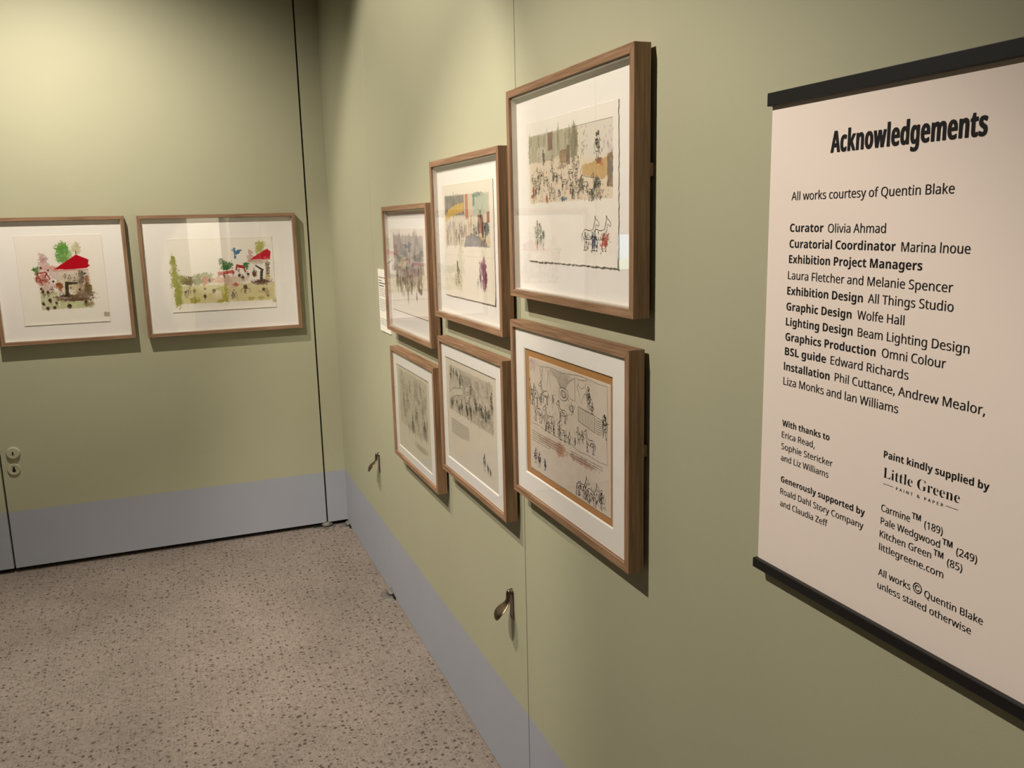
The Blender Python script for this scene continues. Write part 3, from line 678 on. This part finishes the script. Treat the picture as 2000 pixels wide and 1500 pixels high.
# photo crop (2000 x 1333) to sheet millimetres
gx = lambda x: (x-110)/1700*487
gy = lambda y: (y-30)/1180*350
G.rect(gx(180), gy(790), gx(1800), gy(1085), (200, 186, 118), .6, 6, .3)
G.rect(gx(300), gy(800), gx(800), gy(1060), (214, 202, 142), .6, 6, .3); G.rect(gx(1150), gy(860), gx(1780), gy(1080), (214, 200, 150), .7, 8, .3)
for x, y, rx, ry, c in ((190, 420, 45, 120, (142, 144, 44)), (195, 600, 60, 150, (150, 152, 60)), (225, 720, 90, 110, (156, 158, 66)), (225, 920, 55, 200, (142, 146, 42)), (215, 1040, 50, 80, (140, 146, 40)), (190, 330, 20, 40, (130, 134, 40)),
    (340, 720, 60, 60, (120, 104, 40)), (420, 720, 70, 80, (96, 84, 24)), (540, 700, 80, 80, (128, 132, 80)), (590, 720, 60, 50, (150, 154, 110)), (690, 640, 90, 50, (156, 166, 120)), (300, 650, 60, 30, (150, 152, 90)),
    (1010, 520, 90, 34, (52, 92, 50)), (960, 440, 50, 50, (58, 92, 58)), (1030, 470, 70, 60, (70, 112, 66)), (1100, 480, 46, 34, (60, 96, 54)), (950, 380, 28, 18, (44, 76, 54)), (1340, 500, 50, 50, (48, 108, 52)), (1350, 465, 50, 20, (60, 120, 60)),
    (1590, 200, 70, 80, (168, 166, 84)), (1560, 260, 40, 60, (176, 172, 96)), (1640, 150, 60, 40, (186, 180, 100)), (1435, 290, 42, 46, (206, 160, 148)), (1430, 360, 56, 34, (214, 176, 164)), (1430, 420, 50, 28, (198, 150, 146)),
    (670, 720, 55, 66, (212, 128, 108)), (760, 710, 60, 40, (218, 160, 140)), (950, 720, 150, 60, (224, 176, 150)), (1080, 740, 110, 80, (206, 178, 160)), (1240, 720, 120, 60, (222, 202, 182)), (1120, 840, 60, 30, (210, 180, 160)), (1160, 800, 46, 26, (176, 78, 52)),
    (470, 1030, 80, 44, (158, 146, 56)), (970, 950, 60, 130, (172, 160, 62)), (900, 860, 70, 40, (172, 168, 70)), (880, 1060, 50, 30, (176, 160, 76)), (1400, 1040, 60, 26, (178, 166, 90)), (1560, 1040, 60, 26, (182, 172, 100)), (1785, 1100, 44, 26, (186, 172, 120)),
    (1475, 640, 36, 54, (108, 64, 30)), (1700, 560, 30, 120, (112, 92, 78)), (1710, 480, 34, 34, (88, 72, 64)), (1590, 780, 170, 44, (120, 84, 74)), (1590, 770, 120, 20, (96, 62, 50)), (1690, 700, 50, 40, (200, 178, 120)), (1560, 450, 140, 34, (206, 190, 168))):
    G.blob(gx(x), gy(y), rx*.2865, ry*.2966, c, .9, .35)
G.poly([(gx(870), gy(590)), (gx(1130), gy(560)), (gx(1160), gy(600)), (gx(900), gy(650))], (186, 72, 62), .85, 2, .2); G.streaks(gx(880), gy(580), gx(1150), gy(640), [(170, 54, 50), (206, 110, 100)], 20, 4, 5, .6, rnd)
G.poly([(gx(1430), gy(400)), (gx(1540), gy(325)), (gx(1715), gy(235)), (gx(1775), gy(280)), (gx(1755), gy(405))], (196, 18, 44), 1.0, 1.2, .03)
G.rect(gx(1420), gy(400), gx(1760), gy(425), (206, 140, 132), .8, 1, .2)
for P in ([(1180, 560), (1200, 485), (1300, 510), (1330, 600)], [(1210, 510), (1300, 530)]):
    for i in range(len(P)-1):
        (x0, y0), (x1, y1) = P[i], P[i+1]
        for t in np.linspace(0, 1, 9): G.blob(gx(x0+(x1-x0)*t), gy(y0+(y1-y0)*t), 3.6, 4.2, (176, 42, 38), .9, .2)
# a small blue bird
for x, y, rx, ry in ((1195, 285, 36, 34), (1175, 235, 18, 38), (1255, 250, 42, 16), (1235, 280, 30, 22), (1180, 355, 16, 26), (1145, 240, 26, 9)): G.blob(gx(x), gy(y), rx*.2865, ry*.2966, (58, 108, 156), .95, .25)
# dark bent post on the round platform
G.poly([(gx(1560), gy(760)), (gx(1575), gy(590)), (gx(1625), gy(590)), (gx(1610), gy(700)), (gx(1615), gy(770))], (52, 46, 24), .95, 1, .1)
G.poly([(gx(1485), gy(500)), (gx(1510), gy(490)), (gx(1640), gy(575)), (gx(1620), gy(605)), (gx(1560), gy(560))], (50, 46, 26), .95, 1, .1)
for x, y, r_ in ((795, 890, 30), (645, 970, 24), (1310, 845, 36), (1608, 905, 27), (340, 885, 20), (1225, 655, 24), (1280, 690, 20), (1375, 640, 20), (740, 715, 18), (655, 850, 20)): G.blob(gx(x), gy(y), r_*.2865, r_*.2966, (70, 50, 36), .95, .2)
kG = Ink()
G2 = lambda L: [(gx(x), gy(y)) for x, y in L]
kG.curve(G2([(1230, 945), (1250, 880), (1300, 890)]), 2.2, 5); kG.curve(G2([(1390, 950), (1370, 880), (1320, 890)]), 2.2, 5); kG.curve(G2([(1520, 905), (1540, 945), (1600, 930)]), 2, 5); kG.curve(G2([(700, 970), (740, 935), (790, 925)]), 1.6, 5)
for x, y, h in ((400, 830, 40), (350, 880, 42), (640, 940, 32), (1280, 660, 34), (1370, 610, 30), (1230, 630, 26), (730, 690, 30), (1300, 900, 26), (1110, 900, 44), (1660, 900, 40), (480, 850, 26), (1680, 980, 26), (1220, 550, 24), (1090, 960, 30), (980, 640, 22), (1480, 560, 44), (1700, 560, 50)): kG.person(gx(x), gy(y)-6, h, rnd, 1.6, .7)
kG.dashes(gx(1020), gy(880), gx(1180), gy(1040), 46, rnd, 7, 1.1); kG.dashes(gx(1600), gy(860), gx(1730), gy(1030), 30, rnd, 6, .9); kG.dashes(gx(1430), gy(720), gx(1750), gy(810), 50, rnd, 6, 1.0, .2); kG.dashes(gx(640), gy(640), gx(1350), gy(760), 70, rnd, 4, .8); kG.dashes(gx(300), gy(650), gx(600), gy(760), 40, rnd, 5, 1.0); kG.dashes(gx(1460), gy(420), gx(1750), gy(450), 26, rnd, 4, .8)
curlG = lambda u, v: 0.6+1.7*np.clip((v-.93)/.07, 0, 1)**2+0.8*np.clip((.05-v)/.05, 0, 1)**2
ax, ay = oG(.780, 1.546); pG = sheet(fG, G, ax, ay, .0225, curl=curlG, deckle=1.2)
lay_ink(pG, kG, G, ax, ay, .0225, INKS, curl=curlG)

# ---- H: left wall, further left
oH = offs('L', 1.5148, .9527, 1.0877)
fH, WH, HH = frame('L', 1.5148, .9527, 1.0877, 1.6581, 'oak framed watercolour of a red canopy and green tree, leftmost picture on the left wall', GL)
Hh = Art(356, 406, PAPER, 1.4, 61); rnd = random.Random(4)
hx = lambda x: 14+(x-40)/1330*348
hy = lambda y: 2+(y-90)/1370*400
Hh.rect(hx(280), hy(960), hx(560), hy(1240), (186, 186, 140), .75, 5, .3); Hh.rect(hx(560), hy(1110), hx(1110), hy(1240), (186, 190, 136), .75, 5, .3)
Hh.rect(hx(560), hy(640), hx(1090), hy(1000), (206, 190, 168), .6, 5, .3)
for x, y, rx, ry, c in ((720, 270, 105, 70, (98, 150, 62)), (650, 400, 75, 60, (78, 132, 48)), (770, 400, 80, 90, (122, 168, 84)), (660, 470, 70, 50, (104, 150, 74)), (740, 480, 60, 50, (110, 156, 80)), (700, 330, 90, 60, (96, 148, 66)),
    (930, 300, 80, 80, (198, 190, 150)), (265, 610, 50, 46, (62, 104, 38)), (270, 670, 36, 30, (96, 120, 50)), (385, 400, 50, 50, (206, 176, 166)), (390, 470, 60, 60, (180, 146, 146)), (400, 540, 80, 60, (210, 176, 170)), (420, 610, 110, 60, (214, 170, 162)), (540, 600, 70, 40, (216, 160, 140)),
    (360, 760, 100, 80, (190, 130, 122)), (350, 800, 80, 50, (170, 100, 90)), (520, 700, 80, 60, (214, 190, 184)), (420, 900, 130, 80, (206, 178, 164)), (600, 870, 56, 70, (138, 72, 26)), (950, 740, 60, 100, (104, 92, 82)), (930, 850, 40, 110, (140, 124, 106)), (1040, 790, 40, 60, (150, 96, 62)), (1040, 920, 60, 70, (108, 80, 50)), (1060, 960, 60, 50, (120, 110, 50)),
    (830, 1060, 270, 60, (118, 90, 66)), (1000, 1000, 130, 60, (128, 106, 84)), (820, 1100, 240, 24, (96, 70, 52)), (860, 900, 110, 70, (200, 182, 148)), (770, 760, 150, 60, (210, 196, 176)), (1030, 1180, 80, 40, (150, 124, 98)), (1300, 1355, 45, 34, (190, 176, 160))):
    Hh.blob(hx(x), hy(y), rx*.2616, ry*.292, c, .9, .35)
Hh.rect(hx(1255), hy(1320), hx(1350), hy(1395), (176, 160, 144), .8, 1, .2)
Hh.poly([(hx(540), hy(612)), (hx(720), hy(510)), (hx(910), hy(395)), (hx(1105), hy(480)), (hx(1085), hy(545)), (hx(1120), hy(575)), (hx(1050), hy(612)), (hx(800), hy(625))], (186, 6, 30), 1.0, 1.2, .03)
Hh.rect(hx(520), hy(622), hx(1080), hy(650), (200, 140, 130), .8, 1, .25)
for P in ([(250, 790), (280, 665), (410, 655), (460, 760)], [(280, 690), (335, 850)], [(420, 670), (390, 730)], [(250, 730), (450, 820)]):
    for i in range(len(P)-1):
        (x0, y0), (x1, y1) = P[i], P[i+1]
        for t in np.linspace(0, 1, 11): Hh.blob(hx(x0+(x1-x0)*t), hy(y0+(y1-y0)*t), 2.8, 3.2, (150, 56, 48), .85, .2)
Hh.poly([(hx(670), hy(1040)), (hx(690), hy(810)), (hx(745), hy(810)), (hx(730), hy(1040))], (58, 52, 24), .95, 1, .1); Hh.poly([(hx(700), hy(815)), (hx(890), hy(825)), (hx(885), hy(855)), (hx(720), hy(865))], (66, 60, 30), .95, 1, .1); Hh.poly([(hx(590), hy(1020)), (hx(750), hy(1030)), (hx(745), hy(1055)), (hx(590), hy(1045))], (70, 56, 34), .95, 1, .1)
for x, y, r_ in ((375, 1215, 26), (315, 1140, 26), (332, 955, 24), (715, 1195, 34), (985, 1138, 26), (310, 905, 18), (405, 965, 22), (512, 803, 18), (450, 625, 16), (340, 590, 18), (520, 1135, 18), (425, 1090, 28), (485, 1210, 26), (770, 912, 14), (908, 945, 18), (1015, 700, 14)): Hh.blob(hx(x), hy(y), r_*.2616, r_*.292, (66, 40, 24), .95, .25)
kH = Ink(); kH.line([(hx(915), hy(395)), (hx(912), hy(370)), (hx(916), hy(340))], 4)
for x, y, h in ((320, 900, 30), (340, 960, 30), (410, 960, 28), (380, 1200, 22), (980, 1150, 26), (715, 1180, 24), (610, 960, 40), (770, 720, 34), (850, 760, 40), (950, 760, 60), (700, 700, 24), (480, 900, 30), (430, 1080, 26), (1030, 900, 46), (520, 1130, 20)): kH.person(hx(x), hy(y)-4, h, rnd, 1.4, .7)
kH.dashes(hx(290), hy(880), hx(560), hy(1220), 60, rnd, 5, .9); kH.dashes(hx(600), hy(640), hx(1080), hy(800), 60, rnd, 5, .8); kH.dashes(hx(590), hy(1040), hx(1100), hy(1130), 50, rnd, 6, 1.0, .2)
curlH = lambda u, v: 0.6+1.4*np.clip((v-.94)/.06, 0, 1)**2+.6*np.clip((u-.95)/.05, 0, 1)**2
ax, ay = oH(1.412, 1.579); pH = sheet(fH, Hh, ax, ay, .0225, curl=curlH, deckle=1.0); lay_ink(pH, kH, Hh, ax, ay, .0225, INKS, curl=curlH)

# ------------------------------------------------------------------ text
FD = os.path.join(bpy.utils.resource_path('LOCAL'), 'datafiles', 'fonts')
def load_font(n):
    try: return bpy.data.fonts.load(os.path.join(FD, n))
    except Exception: return None
F_SANS = load_font('NotoSansMath-Regular.woff2'); F_SERIF = load_font('NotoSansMath-Regular.woff2')
def sans(t, bold=False):
    if not F_SANS: return t
    t = t.replace('I', 'l')
    if not bold: return t
    return ''.join(chr(0x1D5D4+ord(c)-65) if c.isupper() else chr(0x1D5EE+ord(c)-97) if c.islower() else c for c in t)
def glyphs(body, f_, spacing, offset=0.0):
    cu = bpy.data.curves.new('glyphs', 'FONT')
    if f_: cu.font = f_
    cu.body = body; cu.size = 1.0; cu.space_character = spacing; cu.resolution_u = 3; cu.offset = offset
    for i_, ch in enumerate(body):      # signs the sans font lacks come from the built-in face
        if ch in '©™': cu.body_format[i_].use_bold = True
    to = bpy.data.objects.new('glyphs', cu); COL.objects.link(to)
    dg = bpy.context.evaluated_depsgraph_get()
    me = bpy.data.meshes.new_from_object(to.evaluated_get(dg))
    bpy.data.objects.remove(to); bpy.data.curves.remove(cu)
    n = len(me.vertices); co = np.empty(n*3, np.float32); me.vertices.foreach_get('co', co); co = co.reshape(-1, 3).astype(float)
    F = [tuple(p.vertices) for p in me.polygons]; bpy.data.meshes.remove(me)
    return co, F
CAPS = {}
def text_mesh(body, x0, x1, y, cap, parent, c, M, name='lettering', bold=0.0, font=None, spacing=1.0, capchar='H', offset=0.0):
    f_ = font or F_SANS
    if capchar not in CAPS:
        g_, _ = glyphs(capchar, f_, 1.0); CAPS[capchar] = g_[:, 1].max()-max(0, g_[:, 1].min())
    co, F = glyphs(body, f_, spacing, offset)
    mn, mxx = co[:, 0].min(), co[:, 0].max(); k = cap/CAPS[capchar]
    d = bold*cap
    co[:, 0] = x0+d+(co[:, 0]-mn)/(mxx-mn)*(x1-x0-2*d); co[:, 1] = y+co[:, 1]*k; co[:, 2] = c
    V = []; FF = []
    # heavier weights: the same outlines printed again a hair to either side
    sh = [(0, 0)] if not bold else [(-d, 0), (-d/2, 0), (0, 0), (d/2, 0), (d, 0)]
    if bold: sh += [(-d*.6, d*.35), (d*.6, d*.35), (-d*.6, -d*.35), (d*.6, -d*.35)]
    for q, (dx, dy) in enumerate(sh):
        n0 = len(V); c2 = co+np.array((dx, dy, q*4e-6)); V += [tuple(v) for v in c2]
        FF += [tuple(n0+i for i in f) for f in F]
    me = bpy.data.meshes.new(name); me.from_pydata(V, [], FF); me.materials.append(M)
    o = bpy.data.objects.new(name, me); COL.objects.link(o); o.parent = parent
    return o

# ------------------------------------------------------------------ acknowledgements sign
SL, SR = 3.4776, 3.942
sg = root('hanging_sign', 'R', (SL+SR)/2, 1.0885)
tag(sg, 'white acknowledgements sign hung between two black battens on the right wall', 'sign')
sx = lambda s: s-(SL+SR)/2
sz = lambda z: z-1.0885
hw = (SR-SL)/2
m_ = MB(); m_.box(-hw, hw, sz(1.0885), sz(1.1027), 0.0, 0.0200); m_.build('bottom_batten', BAR, sg, bevel=0.0008)
m_ = MB(); m_.box(-hw, hw, sz(1.7400), sz(1.7570), 0.0, 0.0200); m_.build('top_batten', BAR, sg, bevel=0.0008)
m_ = MB(); m_.box(-hw+.003, hw-.003, sz(1.0950), sz(1.7500), 0.0122, 0.0130); m_.build('sign_sheet', SIGNP, sg)
TX = [
('Acknowledgements',3.5938,3.8137,1.6714,.0250,'H'),
('All works courtesy of Quentin Blake',3.5254,3.7797,1.6161,.0106,'r'),
('Curator',3.5247,3.5875,1.5753,.0106,'b'),('Olivia Ahmad',3.5957,3.6897,1.5748,.0106,'r'),
('Curatorial Coordinator',3.5249,3.7056,1.5546,.0106,'b'),('Marina Inoue',3.7139,3.8046,1.5543,.0106,'r'),
('Exhibition Project Managers',3.5250,3.7448,1.5344,.0106,'b'),
('Laura Fletcher and Melanie Spencer',3.5242,3.7868,1.5131,.0106,'r'),
('Exhibition Design',3.5239,3.6601,1.4924,.0106,'b'),('All Things Studio',3.6683,3.7893,1.4929,.0106,'r'),
('Graphic Design',3.5234,3.6432,1.4713,.0106,'b'),('Wolfe Hall',3.6525,3.7248,1.4719,.0106,'r'),
('Lighting Design',3.5236,3.6463,1.4508,.0106,'b'),('Beam Lighting Design',3.6548,3.8127,1.4510,.0106,'r'),
('Graphics Production',3.5237,3.6850,1.4303,.0106,'b'),('Omni Colour',3.6946,3.7848,1.4311,.0106,'r'),
('BSL guide',3.5237,3.6028,1.4104,.0106,'b'),('Edward Richards',3.6111,3.7357,1.4105,.0106,'r'),
('Installation',3.5228,3.6107,1.3894,.0106,'b'),('Phil Cuttance, Andrew Mealor,',3.6198,3.8372,1.3901,.0106,'r'),
('Liza Monks and Ian Williams',3.5229,3.7240,1.3691,.0106,'r'),
('With thanks to',3.5239,3.6158,1.3112,.0086,'b'),('Erica Read,',3.5238,3.5893,1.2948,.0086,'r'),
('Sophie Stericker',3.5236,3.6235,1.2782,.0086,'r'),('and Liz Williams',3.5235,3.6172,1.2617,.0086,'r'),
('Generously supported by',3.5252,3.6824,1.2310,.0086,'b'),('Roald Dahl Story Company',3.5250,3.6812,1.2135,.0086,'r'),
('and Claudia Zeff',3.5255,3.6196,1.1960,.0086,'r'),
('Paint kindly supplied by',3.7069,3.8492,1.3121,.0086,'b'),
('Little Greene',3.7079,3.8151,1.2880,.0126,'s'),
('PAINT & PAPER',3.7281,3.7948,1.2780,.0036,'p'),
('Carmine™ (189)',3.7079,3.7968,1.2460,.0086,'r'),('Pale Wedgwood™ (249)',3.7083,3.8422,1.2298,.0086,'r'),
('Kitchen Green™ (85)',3.7079,3.8251,1.2133,.0086,'r'),('littlegreene.com',3.7081,3.8018,1.1967,.0086,'r'),
('All works © Quentin Blake',3.7092,3.8550,1.1649,.0086,'r'),('unless stated otherwise',3.7092,3.8419,1.1480,.0086,'r'),
]
for body, a, b, z, cap, st in TX:
    kw = dict(bold=0.010)
    if st != 's': body = sans(body, st in 'bH')
    if st == 'H': kw = dict(bold=0.030, spacing=1.02)
    if st == 'b': kw = dict(bold=0.0)
    if st == 'p': kw = dict(bold=0.02, spacing=1.5)
    if st == 's':
        if F_SERIF:
            body = ''.join(chr(0x1D400+ord(ch)-65) if ch.isupper() else (chr(0x1D41A+ord(ch)-97) if ch.islower() else ch) for ch in body)
        kw = dict(font=F_SERIF, capchar=chr(0x1D40B) if F_SERIF else 'L', offset=-0.008)
    text_mesh(body, sx(a), sx(b), sz(z), cap, sg, 0.0133, SIGNT, name='lettering', **kw)
for a, b in ((3.7084, 3.7241), (3.7980, 3.8139)):
    m_ = MB(); m_.quad([(sx(a), sz(1.2800), .0133), (sx(b), sz(1.2800), .0133), (sx(b), sz(1.2806), .0133), (sx(a), sz(1.2806), .0133)]); m_.build('printed_rule', SIGNT, sg)

# ------------------------------------------------------------------ small label beside the far frame
lb = root('wall_label', 'R', 1.13, 1.1715); tag(lb, 'small white printed caption card half hidden behind the far upper picture', 'label')
m_ = MB(); m_.box(-.0835, .0835, 0, .2457, 0, .004); m_.build('card', CARD, lb, bevel=.0004)
rnd = random.Random(2); ik = Ink()
for rows, y0, dy, h, x1 in ((2, .215, .012, .0040, .11), (2, .193, .011, .0052, .12)):
    ik.text_rows(8, (0.2457-y0)*1000, 8+x1*1000, rows, dy*1000, rnd, h*1000)
for y0, n in ((.172, 5), (.128, 7), (.050, 4)): ik.text_rows(10, (0.2457-y0)*1000, 150, n, 7.2, rnd, 2.0)
class _A: W = 167; H = 245.7
lay_ink(lb, ik, _A, -.0835, .2457, .0036, CARDT, name='printed_text', thick=.0004)

# ------------------------------------------------------------------ pull handles
def handle(s, z, label):
    r = root('pull_handle', 'R', s, z); tag(r, label, 'handle', 'metal pull handles on the right wall')
    m_ = MB()   # oval ended back plate, 30 x 92 mm
    P = []
    for i in range(24):
        a = 2*math.pi*i/24; P.append((.0135*math.cos(a), (.0325 if math.sin(a) > 0 else -.0325)+.0135*math.sin(a)))
    m_.hexa([(x, y, 0) for x, y in P], [(x*.93, y*.985, .0032) for x, y in P]); m_.build('back_plate', NICKEL, r, bevel=.0004)
    for yy in (.036, -.036):
        m_ = MB(); m_.cyl(0, yy, .0030, .0046, .0042, .0030, 16); m_.build('screw', STEEL, r)
    # lever: swept section that leaves the plate, runs down and curls outwards into a spoon
    m_ = MB()
    path = [(.042, .0050, .0060, .0050), (.040, .010, .0078, .0062), (.030, .0125, .0080, .0055), (.018, .0125, .0090, .0050), (.008, .0150, .0130, .0045), (.000, .0215, .0190, .0040), (-.007, .031, .0235, .0036), (-.014, .040, .0245, .0034), (-.023, .0460, .0220, .0030), (-.031, .0485, .0150, .0028), (-.036, .0492, .0070, .0024)]
    rings = []; n = 14
    for i, (y, c, hw_, th) in enumerate(path):
        p0 = path[max(i-1, 0)]; p1 = path[min(i+1, len(path)-1)]
        ty, tc_ = p1[0]-p0[0], p1[1]-p0[1]; L = math.hypot(ty, tc_); ny, nc = -tc_/L, ty/L
        rings.append([(hw_*math.cos(a), y+ny*th*math.sin(a), c+nc*th*math.sin(a)) for a in [2*math.pi*k/n for k in range(n)]])
    for i in range(len(rings)-1):
        for k in range(n):
            j = (k+1) % n; m_.quad([rings[i][k], rings[i][j], rings[i+1][j], rings[i+1][k]])
    m_.quad(rings[0][::-1]); m_.quad(rings[-1])
    o = m_.build('lever', NICKEL, r, smooth=True, weld=True)
    sub = o.modifiers.new('sub', 'SUBSURF'); sub.levels = 1; sub.render_levels = 1
    m_ = MB(); m_.cyl(0, .036, .0030, .0125, .0062, .0052, 18); m_.build('pivot_boss', STEEL, r, bevel=.0006)
    return r
handle(2.440, .578, 'dark metal pull handle low on the right wall, nearest the camera, under the pictures')
handle(.868, .568, 'dark metal pull handle low on the right wall near the corner')

# ------------------------------------------------------------------ lock roses on the left wall
def rose(t, z, r0, depth, label, keyhole):
    r = root('lock_rose', 'L', t, z); tag(r, label, 'lock', 'round painted lock covers on the left wall')
    m_ = MB(); n = 40
    ang = [2*math.pi*i/n for i in range(n)]
    prof = [(1.0, 0), (1.0, depth*.55), (.93, depth*.9), (.84, depth), (.0, depth)]
    if not keyhole: prof = [(1.0, 0), (1.0, depth*.7), (.95, depth), (.62, depth), (.58, depth*.8), (.0, depth*.8)]
    for a, b in zip(prof[:-1], prof[1:]):
        for i in range(n):
            j = (i+1) % n; A0, A1 = ang[i], ang[j]
            q = [(a[0]*r0*math.cos(A0), a[0]*r0*math.sin(A0), a[1]), (a[0]*r0*math.cos(A1), a[0]*r0*math.sin(A1), a[1]), (b[0]*r0*math.cos(A1), b[0]*r0*math.sin(A1), b[1]), (b[0]*r0*math.cos(A0), b[0]*r0*math.sin(A0), b[1])]
            if b[0] == 0: q = q[:3]
            m_.quad(q)
    m_.build('cover', GREEN, r, weld=True)
    m_ = MB(); top = (depth if keyhole else depth*.8)
    if keyhole:
        m_.cyl(0, 0, top, top+.0006, .0105, .0100, 24); m_.build('cylinder_plug', GREEN, r)
        m_ = MB(); P = [(-.0028, -.0085), (.0028, -.0085), (.0034, .002), (.0026, .0085), (-.0026, .0085), (-.0034, .002)]
        m_.hexa([(x, y, top-.001) for x, y in P], [(x, y, top+.0010) for x, y in P])
    else:
        P = [(.0075*math.cos(a), -.005+.0085*math.sin(a)) for a in [math.pi*(1.0+i/8) for i in range(9)]]+[(.0042, .006), (.0030, .0130), (-.0030, .0130), (-.0042, .006)]
        m_.hexa([(x, y, top-.001) for x, y in P], [(x, y, top+.0008) for x, y in P])
    m_.build('keyhole', BLACK, r)
rose(1.531, .5845, .029, .013, 'upper round green painted lock cover with a slot at far left', True)
rose(1.536, .5065, .027, .007, 'lower flat green painted lock cover with a keyhole at far left', False)

# ------------------------------------------------------------------ lit screen further along the left wall (seen only in the glass)
def emit(name, c, st):
    M = bpy.data.materials.new(name); M.use_nodes = True; b = M.node_tree.nodes['Principled BSDF']
    b.inputs['Base Color'].default_value = (0, 0, 0, 1); b.inputs['Emission Color'].default_value = lin(c)+(1,); b.inputs['Emission Strength'].default_value = st
    return M
scn = root('information_screen', 'L', 1.86, 1.30); tag(scn, 'small lit screen on the left wall reflected in the nearest upper picture', 'screen')
m_ = MB(); m_.box(-.15, .15, -.012, .212, 0, .022); m_.build('screen_casing', BAR, scn, bevel=.002)
m_ = MB(); m_.quad([(-.14, .06, .0225), (.14, .06, .0225), (.14, .2, .0225), (-.14, .2, .0225)], 0); m_.quad([(-.14, 0, .0225), (.14, 0, .0225), (.14, .06, .0225), (-.14, .06, .0225)], 1)
m_.build('display', [emit('display_blue', (190, 232, 250), 3.0), emit('display_green', (196, 226, 190), 3.0)], scn)
